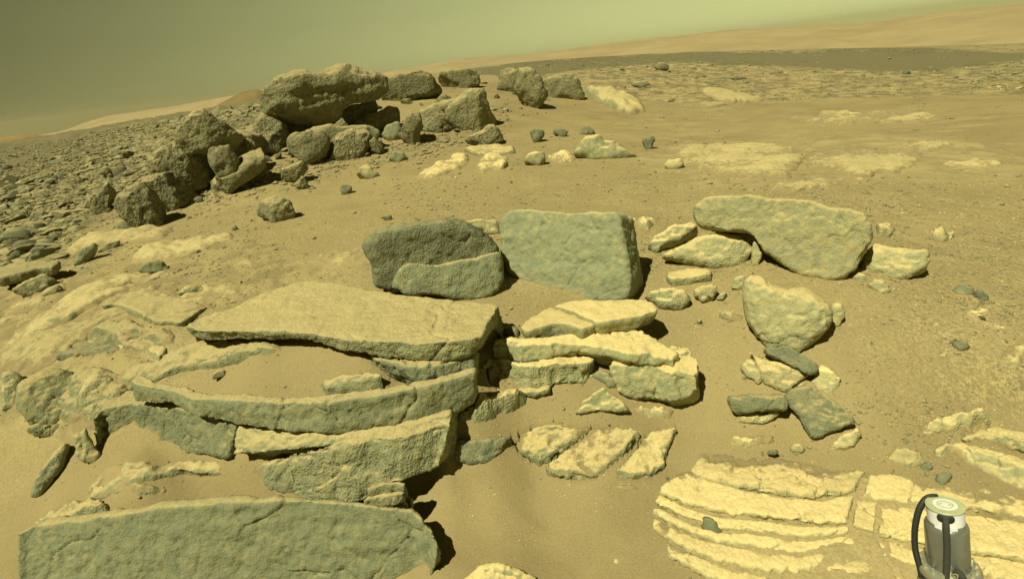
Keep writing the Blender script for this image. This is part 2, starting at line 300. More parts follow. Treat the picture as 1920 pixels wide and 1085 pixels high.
gm = np.clip(fbm(p3 * 0.55 + 3.1, 4) * 2.0 + 0.15, 0, 1) * np.clip((Dm - 2.2) / 2.5, 0, 1) * 0.6
soft = lambda v_, a_, b_: np.clip((v_ - a_) / (b_ - a_), 0, 1)
gm = np.maximum(gm, soft(UY, 300, 350) * np.maximum(soft(UY, 520, 420) * soft(UX, 250, 450), soft(UX + WA[0] * 120, 1600, 1760) * soft(UY + WB[0] * 80, 840, 740)) * (0.5 + 0.5 * WA[1]))
wob = WB[0]
grain_n = fbm(wl * 7 + 3, 4); streak = fbm(wl * np.array([2.2, 7.0, 1]) + 9, 4); bump_n = np.abs(fbm(wl * 4.0 + 2, 4)); lump = fbm(wl * np.array([3.0, 5.0, 1]) + 15, 4)
bedl = region([(-400,560),(0,470),(330,450),(430,442),(560,470),(650,520),(350,612),(330,700),(240,760),(130,830),(0,800),(-400,900)], 60, 21)
belt = region([(1060,118),(1300,108),(1500,128),(1700,137),(1850,118),(2300,110),(2300,185),(1920,178),(1700,182),(1500,188),(1250,196),(1100,180)], 30, 41)
far = region([(960,113),(1300,92),(1920,76),(2400,60),(2400,95),(1920,100),(1500,97),(1200,106),(960,122)], 30, 47)
dune = region([(880,128),(1000,113),(1300,99),(1500,96),(1720,93),(1920,101),(2400,90),(2400,112),(1920,116),(1850,124),(1750,137),(1600,133),(1450,126),(1250,121),(1100,131),(1000,143),(880,140)], 25, 51)
lslope = region([(-900,430),(0,262),(330,210),(480,186),(700,148),(760,160),(520,215),(330,290),(180,350),(170,420),(60,470),(-400,560)], 40, 61)
pave = region([(1180,300),(1290,268),(1520,268),(1640,252),(1800,268),(1950,300),(1900,335),(1600,352),(1350,362),(1230,340)], 60, 71)
dk = np.clip(bedl * np.clip(0.12 - lump * 0.8, 0, 0.3) + dune * 0.85 + lslope * (0.85 + 0.4 * wob) + far * (0.25 + 0.5 * wob) + belt * np.clip(lump * 1.2 + grain_n * 2.0 + 0.12, 0, 0.8), 0, 1)
du = np.clip(bedl * np.clip(lump * 1.1 + grain_n * 0.4 + 0.2, 0.0, 0.55) + pave * np.clip(streak * 2.6 + 0.42, 0, 0.8) + belt * np.clip(streak * 1.6 - grain_n * 1.6 + 0.0, 0, 0.7) + far * np.clip(grain_n, 0, .5), 0, 1)
du = np.maximum(du, np.clip(-streak * 2.6 - 0.55, 0, 0.55) * np.clip((UY - 190) / 40, 0, 1) * np.clip((560 - UY) / 60, 0, 1) * np.clip((UX - 950) / 200, 0, 1))
rough_ = bedl * (0.014 * np.clip(lump + 0.1, -0.2, 1) + 0.010 * grain_n) + belt * Dm * (0.0035 * bump_n + 0.0022 * grain_n) + lslope * Dm * (0.004 * bump_n + 0.003 * grain_n) + pave * 0.03 * np.clip(streak, -.2, 1)
und = und + rough_
Z = Z + und * np.clip(1.2 - Dm / 200, 0, 1)
gme = np_mesh('ground', np.stack([X, Y, Z], 1), quads=grid_quads(len(ga), len(gd))[:, ::-1])
ca_ = gme.color_attributes.new('soil', 'FLOAT_COLOR', 'POINT')
ca_.data.foreach_set('color', np.stack([dk, gm * (1 - dk), du * (1 - dk), np.ones_like(dk)], 1).astype(np.float32).ravel())
gme.materials.append(MAT['sand']); GROUND_ME, GXYZ = gme, np.stack([X, Y, Z], 1); ground = bpy.data.objects.new('ground', gme); COL.objects.link(ground); tag(ground, kind='structure')

# ------------------------------------------------------------------ far hills
def ridge(name, crest, d0, dc, d1, drop, mat, nz, ncol=420, nrow=36):
    cx, cy = np.array(crest, float).T; xs = np.linspace(cx[0], cx[-1], ncol); ys = np.interp(xs, cx, cy)
    ys = np.convolve(np.pad(ys, 3, 'edge'), np.ones(7) / 7, 'valid')
    top = at_d(np.stack([xs, ys], 1), np.full(ncol, dc)); low = at_d(np.stack([xs, ys + drop], 1), np.full(ncol, d0))
    azs = np.arctan2(top[:, 0], top[:, 1]); zt, zl = top[:, 2], low[:, 2]
    ft = np.linspace(0, 1, nrow); rows = []
    for f in np.concatenate([ft, 1 + ft[1:] * 0.6]):
        if f <= 1: d = d0 + (dc - d0) * f; z = zl + (zt - zl) * (f * f * (3 - 2 * f) * 0.55 + f * 0.45)
        else: d = dc + (d1 - dc) * (f - 1) / 0.6; z = zt + (zl - zt) * ((f - 1) / 0.6) ** 1.5
        x, y = np.sin(azs) * d, np.cos(azs) * d; pp = np.stack([x, y, np.zeros_like(x)], 1)
        amp = nz * (0.25 + f if f <= 1 else 1.25)
        rows.append(np.stack([x, y, z + amp * (ridged(pp / (dc * 0.16), 4) * 0.6 + fbm(pp / (dc * 0.03), 3) * 0.2)], 1))
    V = np.stack(rows, 1).reshape(-1, 3)
    me = np_mesh(name, V, quads=grid_quads(ncol, len(rows))[:, ::-1]); me.materials.append(mat)
    o = bpy.data.objects.new(name, me); COL.objects.link(o); tag(o, kind='structure'); return o
ridge('far_hills', [(-1500,500),(-700,372),(-300,306),(0,264),(60,256),(110,252),(190,220),(330,197),(430,181),(520,167),(640,149),(740,133),(850,113),(960,105),(1060,93),(1120,84),(1200,76),(1290,69),(1350,60),(1420,56),(1500,52),(1545,44),(1590,50),(1620,49),(1680,38),(1760,26),(1840,16),(1920,8),(2100,-8),(2500,-20),(3400,-40)], 420, 800, 1300, 95, MAT['hills'], 3.2)
ridge('knoll', [(380,212),(420,190),(455,172),(480,169),(505,176),(540,178),(575,205)], 120, 150, 190, 45, MAT['knoll'], 0.35, 120, 16)
ridge('dark_knoll', [(-700,400),(-300,330),(-80,272),(0,261),(35,253),(75,254),(110,262),(170,266),(230,275)], 75, 105, 150, 55, MAT['knoll'], 0.35, 160, 16)
# ------------------------------------------------------------------ rock builders
QUEUE = []; CARVE = []; DEFER = []; LATE = [False]
def resample(P, n, closed=False):
    P = np.asarray(P, float)
    if closed: P = np.vstack([P, P[:1]])
    s = np.concatenate([[0], np.cumsum(np.linalg.norm(np.diff(P, axis=0), axis=1))])
    u = np.linspace(0, s[-1], n + (1 if closed else 0)); out = np.stack([np.interp(u, s, P[:, k]) for k in range(P.shape[1])], 1)
    return out[:-1] if closed else out
def jag(P, amp, seed, closed=True):
    """roughen a pixel outline"""
    n = len(P); k = np.arange(n); q = np.stack([k * 0.37, np.full(n, seed * 3.7), np.zeros(n)], 1)
    d = np.stack([fbm(q, 3), fbm(q + 51.7, 3)], 1) * amp
    if closed:
        w = np.clip(np.minimum(k, n - k) / 4.0, 0, 1)[:, None]; d = d * w
    return P + d
def push(name, V, F, mat, label=None, cat='rock', group=None, vox=None, px=3.3, rough=0.03, strata=0.0, pit=0.0, smooth=2, parent=None, ragged=0.0, cut=0, chip=0.0, sunk=0.22, crack=0.0, plab=None):
    V = np.asarray(V, float); c = V.mean(0); depth = max(0.5, (c - C0) @ CF); size = np.ptp(V, axis=0).max()
    v = vox or max(px * depth / 1000.0, size / 230.0)
    QUEUE.append(dict(name=name, V=V, F=F, mat=mat, label=label, cat=cat, group=group, vox=v, rough=rough, strata=strata, pit=pit, smooth=smooth, parent=parent, size=size, plab=plab, depth=depth, ragged=ragged, cut=cut, chip=chip, sunk=sunk, crack=crack))
def rings_to_solid(rings):
    n = len(rings[0]); V = np.vstack(rings); F = []
    for r in range(len(rings) - 1):
        for k in range(n): F.append((r*n + k, r*n + (k+1) % n, (r+1)*n + (k+1) % n, (r+1)*n + k))
    a = len(V); V = np.vstack([V, rings[0].mean(0)[None], rings[-1].mean(0)[None]])
    for k in range(n):
        F.append((a, (k+1) % n, k)); F.append((a+1, (len(rings)-1)*n + k, (len(rings)-1)*n + (k+1) % n))
    return V, F
def boulder(name, outline, mat, label=None, lean=22, yaw=0, T=0.7, bulge=0.22, flat=0.0, base=None, d=None, h=0.0, sink=0.06, seed=None, shape=None, **k):
    """a rock whose cross-section facing the viewer is the outline; it gets its own distance, bulge and thickness"""
    if not LATE[0]: DEFER.append(lambda: boulder(name, outline, mat, label, lean, yaw, T, bulge, flat, base, d, h, sink, seed, shape, **k)); return
    O = np.asarray(outline, float)
    if k.get('cut'): O = O.mean(0) + (O - O.mean(0)) * 1.15
    seed = seed if seed is not None else len(QUEUE)
    nS = 56; O2 = jag(resample(O, nS, True), k.pop('jagged', 2.0), seed)
    k.setdefault('chip', 0.25); k.setdefault('crack', 0.6); k.setdefault('smooth', 1)
    b = base if base is not None else (O[O[:, 1] > O[:, 1].max() - 0.12 * np.ptp(O[:, 1]) - 1, 0].mean(), O[:, 1].max() - 1)
    G = at_d([b], [d])[0] if d else at_g([b], h)[0]
    hc = np.array([-G[0], -G[1], 0]); hc /= np.linalg.norm(hc)
    cy, sy = math.cos(math.radians(yaw)), math.sin(math.radians(yaw)); hc = np.array([hc[0]*cy - hc[1]*sy, hc[0]*sy + hc[1]*cy, 0])
    L = math.radians(lean); nrm = math.cos(L) * hc + math.sin(L) * np.array([0, 0, 1.0])
    dd = rays(O2); t = ((G - C0) @ nrm) / (dd @ nrm); P = C0 + dd * t[:, None]
    c = P.mean(0); ext = P - c; wid = np.ptp(ext @ np.cross(nrm, [0, 0, 1])); upv = np.cross(np.cross(nrm, [0, 0, 1.0]), nrm); upv /= np.linalg.norm(upv)
    hgt = np.ptp(ext @ upv); s = min(wid, hgt); bl = bulge * s; Td = T * s
    # push the foot under the sand
    low = np.clip(1 - ((ext @ upv) - (ext @ upv).min()) / (0.25 * hgt), 0, 1); P = P - upv[None] * (low * sink * hgt)[:, None] - nrm[None] * 0
    sc = lambda f, off: c + (P - c) * f + nrm * off
    boxy = k.pop('boxy', False)
    fr = [(0.62, bl), (0.86, bl * 0.72), (0.965, bl * 0.34)] if not flat else [(0.90, bl), (0.965, bl * 0.85), (0.992, bl * 0.45)]
    back = [(0.985, -Td * 0.35), (0.90, -Td * 0.8), (0.7, -Td)]
    if boxy: back = [(1.0, -Td * 0.5), (0.98, -Td)]
    R = [sc(*q) for q in fr] + [P] + [sc(*q) for q in back]
    V, F = rings_to_solid(R)
    push(name, V, F, mat, label, **k); return G
def lean_z(top, zt, bot, L):
    dt, db = rays(top), rays(bot); kt = np.hypot(dt[:, 0], dt[:, 1]) / -dt[:, 2]; kb = np.hypot(db[:, 0], db[:, 1]) / -db[:, 2]; T = np.tan(np.radians(L))
    return (zt * T + H * kb - (H - zt) * kt) / (kb + T)
def ledge(name, top, bot, back, zt, mat, label=None, lean=15, zb=None, zback=None, under=0.05, deep=0.12, nS=64, jagged=2.6, seed=None, **k):
    """a bed of rock: front top edge, front bottom edge and back edge traced as lines, at their own heights"""
    seed = seed if seed is not None else len(QUEUE); k.setdefault('chip', 0.35); k.setdefault('crack', 1.0); k.setdefault('strata', 0.12); k.setdefault('smooth', 1)
    t = jag(resample(top, nS), jagged, seed, False); b = jag(resample(bot, nS), jagged, seed + 5, False); a = resample(back, nS)
    z = np.interp(np.linspace(0, 1, nS), np.linspace(0, 1, len(np.atleast_1d(zt))), np.atleast_1d(zt).astype(float))
    zbk = z if zback is None else np.interp(np.linspace(0, 1, nS), np.linspace(0, 1, len(np.atleast_1d(zback))), np.atleast_1d(zback).astype(float))
    B = at_z(t, z); zbv = lean_z(t, z, b, lean) if zb is None else np.full(nS, zb); Cc = at_z(b, zbv); Aa = at_z(a, zbk)
    back_dir = Aa - B; back_dir[:, 2] = 0; back_dir /= np.linalg.norm(back_dir, axis=1)[:, None] + 1e-9
    D = Cc + back_dir * under + np.array([0, 0, -deep * 0.35]); E = D + back_dir * 0.08 + np.array([0, 0, -deep]); Fv = Aa.copy(); Fv[:, 2] = np.minimum(E[:, 2], Aa[:, 2] - 0.05)
    if name not in ('layer', 'base_layer'): CARVE.append((np.vstack([Aa, B[::-1]])[:, :2], float(min(z.min(), zbk.min()))))
    rings = [np.stack([Aa[i], B[i], Cc[i], D[i], E[i], Fv[i]]) for i in range(nS)]
    V, F = rings_to_solid(rings); push(name, V, F, mat, label, **k)
def slab(name, poly, mat, label=None, h=0.05, z=None, th=0.08, under=0.97, nS=56, jagged=1.2, seed=None, tilt=None, **k):
    """a loose plate: its upper face is the outline, at height h over the sand (or z)"""
    if z is None and not LATE[0]: DEFER.append(lambda: slab(name, poly, mat, label, h, z, th, under, nS, jagged, seed, tilt, **k)); return
    seed = seed if seed is not None else len(QUEUE)
    O = jag(resample(poly, nS, True), jagged, seed)
    P = at_z(O, np.full(nS, z)) if z is not None else at_g(O, h)
    if z is None:
        c = P.mean(0); A_ = np.c_[P[:, :2] - c[:2], np.ones(nS)]; co = np.linalg.lstsq(A_, P[:, 2], rcond=None)[0]
        d = rays(O); nrm = np.array([-co[0], -co[1], 1.0]); pc = np.array([c[0], c[1], co[2]]); tt = ((pc - C0) @ nrm) / (d @ nrm); P = C0 + d * tt[:, None]
    CARVE.append((P[:, :2], float(P[:, 2].min())))
    c = P.mean(0); dn = np.array([0, 0, -1.0])
    sc = lambda f, off: c + (P - c) * f + dn * off
    V, F = rings_to_solid([sc(0.6, -0.004), sc(0.97, 0), sc(1.0, th * 0.15), sc(under + 0.01, th * 0.7), sc(under - .02, th)][::-1]); push(name, V, F, mat, label, **k)
def patch(name, poly, mat, label=None, h=0.03, nS=64, jagged=2.5, seed=None, rough=0.008, **k):
    """a low swell of bedrock breaking through the sand"""
    if not LATE[0]: DEFER.append(lambda: patch(name, poly, mat, label, h, nS, jagged, seed, rough, **k)); return
    seed = seed if seed is not None else len(QUEUE)
    P = at_g(jag(resample(poly, nS, True), jagged, seed), 0.0); c = P.mean(0)
    def sc(f, dz):
        Q = c + (P - c) * f; Q[:, 2] = terrain(Q[:, 0], Q[:, 1]) + dz; return Q
    rings = [sc(0.25, h), sc(0.55, h * .95), sc(0.8, h * 0.75), sc(0.95, h * 0.25), sc(1.03, -h * 0.5), sc(1.03, -h - 0.08), sc(0.5, -h - 0.08), sc(0.2, -h - 0.08)]
    V, F = rings_to_solid(rings); push(name, V, F, mat, label, rough=rough, ragged=h, **k)

def B(name, outline, mat, label, **k): boulder(name, outline, mat, label, **k)

# ------------------------------------------------------------------ foreground: stepped ledges on the left
ledge('rock_slab', [(34,1002),(60,987),(150,977),(260,960),(300,953),(420,943),(560,939),(640,944),(720,953),(776,960),(800,985),(820,1020)],
      [(30,1120),(60,1150),(150,1160),(260,1170),(300,1170),(420,1175),(560,1175),(640,1170),(720,1165),(770,1140),(800,1100),(817,1052)],
      [(50,992),(80,975),(165,965),(270,949),(310,942),(424,933),(560,929),(640,935),(720,945),(781,955),(805,982),(823,1018)],
      [.16,.19,.22,.23,.23,.22,.20,.14], 'face', 'huge grey-green rock face filling the bottom left of the view', lean=14, zback=[.15,.18,.21,.22,.22,.21,.19,.13], rough=0.012, px=3.0, jagged=0.8)
ledge('rock_ledge', [(540,882),(590,862),(640,840),(700,822),(760,818),(835,792),(842,800)],
      [(545,925),(590,945),(640,950),(690,935),(740,908),(800,885),(822,875)],
      [(540,850),(590,840),(640,822),(700,805),(770,792),(838,778),(848,778)],
      [.30,.35,.40,.42,.42,.42], 'bed', 'rounded ledge with a dark hollow under its right end, below the long grey ledge', lean=18, zback=[.36,.39,.42,.425,.43,.43], rough=0.03, under=0.12)
ledge('rock_ledge', [(172,790),(190,768),(240,757),(330,768),(400,782),(446,796)], [(180,840),(215,856),(260,852),(330,848),(390,852),(428,856)],
      [(200,750),(220,735),(260,728),(340,740),(410,760),(460,775)], [.36,.40,.42,.42], 'face', 'broad pitted grey block left of the stepped ledges, split by a slanting crack', lean=14, rough=0.022, pit=0.25, px=3.0)
ledge('rock_ledge', [(448,800),(520,806),(600,812),(700,806),(780,790),(843,777)], [(434,852),(520,846),(600,838),(700,828),(780,822),(838,812)],
      [(470,778),(530,785),(610,795),(700,785),(780,765),(860,745)], [.42,.425,.43], 'bed', 'pale dusty tread just beneath the long grey ledge', lean=48, rough=0.02)
ledge('rock_ledge', [(246,716),(275,724),(330,735),(360,748),(430,752),(520,756),(620,756),(700,746),(780,730),(850,712),(889,702)],
      [(252,752),(280,758),(330,758),(350,780),(430,795),(520,806),(625,812),(700,802),(780,785),(840,770),(886,752)],
      [(262,702),(292,712),(342,722),(374,734),(432,739),(520,743),(620,743),(700,733),(780,716),(850,700),(892,690)],
      [.57,.585,.59,.585,.58], 'face', 'long curving grey ledge with a rough front, second step below the flat top slab', lean=3, rough=0.018, under=0.12, px=3.0)
ledge('rock_ledge', [(700,672),(760,690),(796,690),(850,678),(890,668)], [(715,690),(770,706),(800,713),(850,706),(889,696)], [(690,655),(760,660),(800,662),(850,655),(892,648)],
      [.62,.61,.60], 'face', 'short block wedged between the flat top slab and the long grey ledge', lean=10, rough=0.03, under=0.03)
ledge('rock_slab', [(348,614),(372,620),(440,620),(500,622),(570,624),(640,637),(700,640),(770,643),(840,641),(885,636),(906,630),(912,606)],
      [(362,632),(380,640),(440,640),(500,638),(575,634),(640,657),(700,666),(770,673),(840,674),(878,668),(898,652),(905,632)],
      [(352,606),(385,592),(450,570),(500,546),(575,526),(640,530),(700,545),(770,556),(840,562),(900,567),(934,570),(936,576)],
      [.71,.725,.735,.735,.73,.72], 'bed', 'broad flat dusty slab that tops the stepped ledges, grey along its front edge', lean=-12, zback=[.70,.71,.72,.72,.71,.70], rough=0.008, under=0.2, px=2.8, smooth=1)
slab('flat_stone', [(598,715),(640,702),(700,694),(718,698),(716,706),(680,716),(640,724),(612,728)], 'bed', 'lone wedge-shaped flat stone on the sand between the two long ledges', h=0.045, th=0.09)
ledge('layered_rock', [(684,921),(710,911),(740,907),(759,909)], [(690,928),(712,926),(742,922),(757,919)], [(700,905),(720,900),(745,899),(762,902)], [.27,.28,.275], 'bed', 'small stack of thin rock layers tucked behind the huge face near the sand', lean=0, under=0.01, rough=0.04)
ledge('layered_rock', [(676,938),(712,931),(742,928),(755,926)], [(682,950),(712,948),(742,944),(757,938)], [(690,926),(720,922),(748,919),(760,917)], [.23,.235,.235], 'bed', 'bottom layer of the thin rock stack behind the huge face', lean=0, under=0.01, rough=0.04)
# bedrock swells between the ledges
patch('bedrock_swell', [(180,880),(235,865),(330,858),(420,862),(450,880),(410,895),(350,890),(280,905),(200,935),(150,960),(148,925)], 'bed', 'low pale bedrock rim curving round the sand pocket behind the huge face', h=0.05)
patch('bedrock_swell', [(430,880),(500,865),(560,870),(620,880),(640,905),(600,940),(540,925),(480,905)], 'bed', 'pale rough bedrock sloping into the sand pocket at the rounded ledge', h=0.05)
patch('bedrock_swell', [(240,910),(275,905),(310,915),(322,922),(280,930),(255,935)], 'bed', 'small jagged outcrop sticking out of the sand pocket', h=0.025)
patch('bedrock_swell', [(60,985),(100,950),(150,940),(200,945),(215,965),(150,985),(90,995)], 'bed', 'dusty hump at the left shoulder of the huge rock face', h=0.05)
patch('bedrock_swell', [(340,650),(420,640),(540,648),(545,658),(470,668),(420,690),(330,700),(280,720),(230,740),(200,720),(230,690),(280,665)], 'bed', 'pale pitted bedrock in front of the flat top slab, left of the sand', h=0.035)
patch('bedrock_swell', [(200,600),(270,610),(330,625),(345,650),(280,665),(220,650),(160,660),(150,630)], 'bed', 'knobbly pale bedrock below the curled lip on the left', h=0.035)
ledge('rock_ledge', [(188,571),(215,570),(240,575),(265,588),(290,602),(340,603)], [(192,580),(215,580),(240,588),(265,602),(292,613),(345,610)], [(215,555),(240,550),(270,548),(310,550),(350,558),(390,570)],
      [.62,.625,.625,.62], 'bed', 'curled thin grey lip of rock with a black gap beneath, left of the flat slab', lean=-15, under=0.14, rough=0.02)
ledge('rock_ledge', [(104,668),(125,664),(160,661),(190,660),(214,658)], [(108,678),(130,688),(155,695),(182,690),(213,664)], [(120,640),(150,635),(180,635),(205,640),(225,650)], [.47,.48,.49], 'dark', 'dark grey wedge with a shadowed underside at the left of the ledges', lean=-5, under=0.08, rough=0.03)
ledge('rock_ledge', [(222,652),(250,650),(280,655),(300,668)], [(224,662),(250,662),(275,672),(296,682)], [(225,640),(255,632),(290,635),(312,655)], [.52,.525], 'bed', 'pale thin lip beside the dark grey wedge', lean=0, under=0.04, rough=0.03)
B('boulder', [(28,752),(34,725),(60,700),(95,690),(140,695),(160,712),(165,740),(155,765),(135,785),(100,796),(60,790),(35,772)], 'bed', 'big rounded dusty rock at the left edge beside the sand, above the leaning splinter', lean=45, T=0.8, bulge=0.22, rough=0.04)
B('boulder', [(0,700),(20,690),(45,705),(40,740),(28,765),(0,768)], 'bed', 'half-cut dusty rock at the left border of the view', lean=45, rough=0.04)
B('stone', [(50,800),(70,790),(105,798),(128,790),(120,806),(90,818),(62,812)], 'bed', 'knobbly small rock tucked under the big rounded dusty rock', lean=35, rough=0.06)
B('boulder', [(150,770),(145,745),(160,715),(185,700),(215,705),(225,730),(205,750),(185,770),(170,790)], 'bed', 'lumpy pale block squeezed between the rounded rock and the pitted block', lean=45, rough=0.05)
B('boulder', [(140,850),(140,815),(160,800),(175,830),(190,855),(180,870),(155,865)], 'bed', 'pale crumbly foot of rock beside the leaning splinter', lean=40, rough=0.05)
B('splinter', [(56,930),(60,912),(75,882),(100,850),(124,828),(133,830),(130,848),(117,880),(97,910),(75,932)], 'face', 'long leaning splinter of rock standing in the sand at far left', lean=40, T=0.45, bulge=0.25, rough=0.03, sink=0.02)
patch('bedrock_swell', [(0,620),(80,580),(160,540),(240,510),(300,500),(330,515),(260,535),(190,565),(110,610),(40,650),(0,665)], 'bed', 'long pale bedrock rib running up the left slope', h=0.05)
patch('bedrock_swell', [(-20,665),(60,640),(110,612),(190,568),(260,545),(330,530),(345,552),(300,566),(200,602),(150,650),(100,682),(40,704),(-20,706)], 'bed', 'wide rough bedrock apron on the left, below the long pale rib', h=0.04, sunk=0.08)
patch('bedrock_swell', [(95,705),(180,690),(255,700),(250,742),(185,800),(125,805),(90,765)], 'bed', 'cracked bedrock between the rounded rock and the long grey ledge', h=0.05, sunk=0.05)
patch('bedrock_swell', [(0,590),(60,555),(120,520),(130,535),(70,575),(0,615)], 'bed', 'narrow bedrock rib at the left border above the long rib', h=0.05)
patch('bedrock_swell', [(330,545),(420,530),(500,530),(470,555),(400,570),(340,580),(300,575)], 'bed', 'flat pale bedrock tongue behind the curled lip', h=0.03)
patch('bedrock_swell', [(245,492),(258,475),(330,455),(420,443),(460,440),(400,468),(330,482),(275,492)], 'bed', 'pale elongated outcrop on the left slope below the pitted boulders', h=0.06)
patch('bedrock_swell', [(110,470),(150,448),(250,430),(342,424),(312,446),(240,456),(180,464),(130,480)], 'bed', 'pale low outcrop just below the nearest pitted boulder', h=0.07)
patch('bedrock_swell', [(575,490),(620,468),(690,460),(705,480),(690,498),(620,505)], 'bed', 'pale flat bedrock left of the dark split boulder', h=0.02)
patch('bedrock_swell', [(430,500),(500,480),(560,470),(590,478),(520,495),(450,512)], 'bed', 'thin pale bedrock streak on gravel left of the dark split boulder', h=0.02)

# ------------------------------------------------------------------ two big blocks in the middle
G1 = at_g([(830, 548)])[0]
split = bpy.data.objects.new('boulder', None); COL.objects.link(split); split.location = G1
tag(split, 'dark grey oval boulder split by a horizontal crack, at the back of the flat slab', 'boulder')
boulder('upper_block', [(681,460),(690,450),(705,441),(740,428),(800,418),(850,417),(880,423),(905,437),(925,455),(940,474),(941,500),(925,530),(880,545),(780,545),(728,541),(703,536),(700,525),(706,510),(698,495),(686,478)], 'dark', lean=3, T=0.6, bulge=0.10, base=(830,543), sink=0.0, rough=0.018, strata=0.25, parent=split, plab='darker upper half of the split boulder', flat=1)
boulder('lower_block', [(733,540),(738,520),(750,500),(768,492),(820,496),(870,489),(905,482),(938,473),(943,500),(945,522),(936,541),(920,556),(895,564),(860,562),(835,556),(800,552),(775,556),(755,548)], 'face', lean=24, T=0.8, bulge=0.20, base=(850,558), sink=0.0, rough=0.018, parent=split, plab='paler lower half of the split boulder', flat=1)
B('block', [(936,420),(940,406),(952,397),(976,394),(1060,397),(1120,399),(1164,401),(1172,440),(1178,480),(1184,522),(1186,544),(1176,558),(1140,563),(1090,558),(1050,548),(985,528),(952,512),(940,480)], 'block', 'large square grey block standing upright behind the middle outcrop', lean=19, T=0.5, bulge=0.05, flat=1, rough=0.012, px=3.0, sink=0.03, jagged=1.2, yaw=-22, boxy=True, chip=0.2)
B('boulder', [(862,418),(890,410),(935,412),(938,440),(915,440),(890,428)], 'pale', 'dusty tan rock peeping out between the two big grey blocks', lean=30, rough=0.04)

# ------------------------------------------------------------------ boulders right of the middle
B('boulder', [(1299,405),(1303,388),(1318,372),(1345,365),(1400,368),(1470,373),(1530,378),(1548,390),(1600,393),(1625,402),(1640,430),(1638,452),(1622,475),(1605,505),(1580,517),(1550,519),(1510,512),(1470,495),(1440,478),(1424,470),(1416,452),(1400,436),(1350,432),(1310,425)], 'pale', 'largest pale wavy-topped boulder on the right of the middle ground', lean=24, T=0.5, bulge=0.14, rough=0.022, px=3.0, flat=1)
B('boulder', [(1238,482),(1260,466),(1300,447),(1350,438),(1385,443),(1410,460),(1407,480),(1382,500),(1340,501),(1290,493)], 'pale', 'low domed rock leaning on the left foot of the largest pale boulder', lean=40, T=0.9, bulge=0.25, rough=0.025)
B('boulder', [(1214,462),(1225,445),(1260,428),(1300,415),(1310,428),(1290,445),(1250,460),(1230,472)], 'mid', 'flat pale slab behind the low domed rock', lean=50, rough=0.03)
B('boulder', [(1408,470),(1415,445),(1425,455),(1428,480),(1422,500),(1408,500)], 'pale', 'narrow upright chip in the notch of the largest pale boulder', lean=20, rough=0.05)
B('boulder', [(1614,500),(1625,475),(1642,458),(1685,463),(1741,470),(1744,490),(1735,505),(1695,523),(1660,521),(1628,510)], 'pale', 'wedge-shaped pale boulder touching the right end of the largest one', lean=38, T=0.7, bulge=0.2, rough=0.025)
B('boulder', [(1393,560),(1396,535),(1402,520),(1425,519),(1450,535),(1480,545),(1510,541),(1545,560),(1560,580),(1563,605),(1547,625),(1520,645),(1495,656),(1470,651),(1440,648),(1420,630),(1400,608)], 'pale', 'rounded boulder with a peaked left corner, alone in front of the largest pale boulder', lean=28, T=0.7, bulge=0.2, rough=0.022, px=3.0)
B('stone', [(1558,570),(1576,568),(1583,590),(1576,612),(1562,615),(1555,595)], 'pale', 'small grey stone half hidden behind the peaked boulder', lean=20, rough=0.05)
B('stone', [(1369,540),(1375,522),(1392,516),(1400,525),(1398,540),(1385,545)], 'pale', 'small upright stone at the left corner of the peaked boulder', lean=25, rough=0.05)
slab('flat_stone', [(1247,516),(1255,507),(1300,503),(1336,505),(1334,515),(1300,520),(1260,524)], 'mid', 'thin flat bar of rock lying below the low domed rock', h=0.04, th=0.06)
B('stone', [(1300,555),(1300,542),(1318,534),(1340,533),(1344,548),(1335,560),(1318,566)], 'pale', 'squat cubic stone on the sand right of the big square block', lean=30, rough=0.05)
B('stone', [(1343,562),(1350,550),(1362,546),(1367,552),(1355,563)], 'pale', 'little pale stone just right of the squat cubic stone', lean=40, rough=0.05)
B('stone', [(1205,556),(1225,545),(1280,541),(1294,556),(1290,570),(1265,580),(1235,575)], 'mid', 'low layered stone at the lower right corner of the big square block', lean=45, rough=0.05, strata=.4)
B('stone', [(1303,606),(1305,598),(1313,595),(1319,600),(1315,607)], 'pale', 'tiny round stone alone on sand left of the peaked boulder', lean=40)
patch('flat_stone', [(1345,590),(1370,585),(1395,592),(1392,606),(1365,600)], 'mid', 'pale flat stone almost buried beside the peaked boulder', h=0.02)
B('stone', [(1622,537),(1640,522),(1665,530),(1673,545),(1660,556),(1640,548)], 'pale', 'rough grey stone below the wedge-shaped pale boulder', lean=40, rough=0.06)
B('stone', [(1600,520),(1612,512),(1625,517),(1620,528),(1608,528)], 'pale', 'small stone at the seam of the two pale boulders', lean=35, rough=0.06)
patch('bedrock_swell', [(1185,415),(1225,405),(1240,418),(1215,432),(1188,430)], 'mid', 'pale outcrop just right of the top of the big square block', h=0.05)
patch('bedrock_swell', [(1640,425),(1665,420),(1680,432),(1670,442),(1645,440)], 'pale', 'small outcrop right of the top of the largest pale boulder', h=0.05)
patch('bedrock_swell', [(1740,448),(1755,436),(1775,436),(1790,446),(1770,455)], 'pale', 'low bluish-grey hump on the gravel at the right', h=0.06)
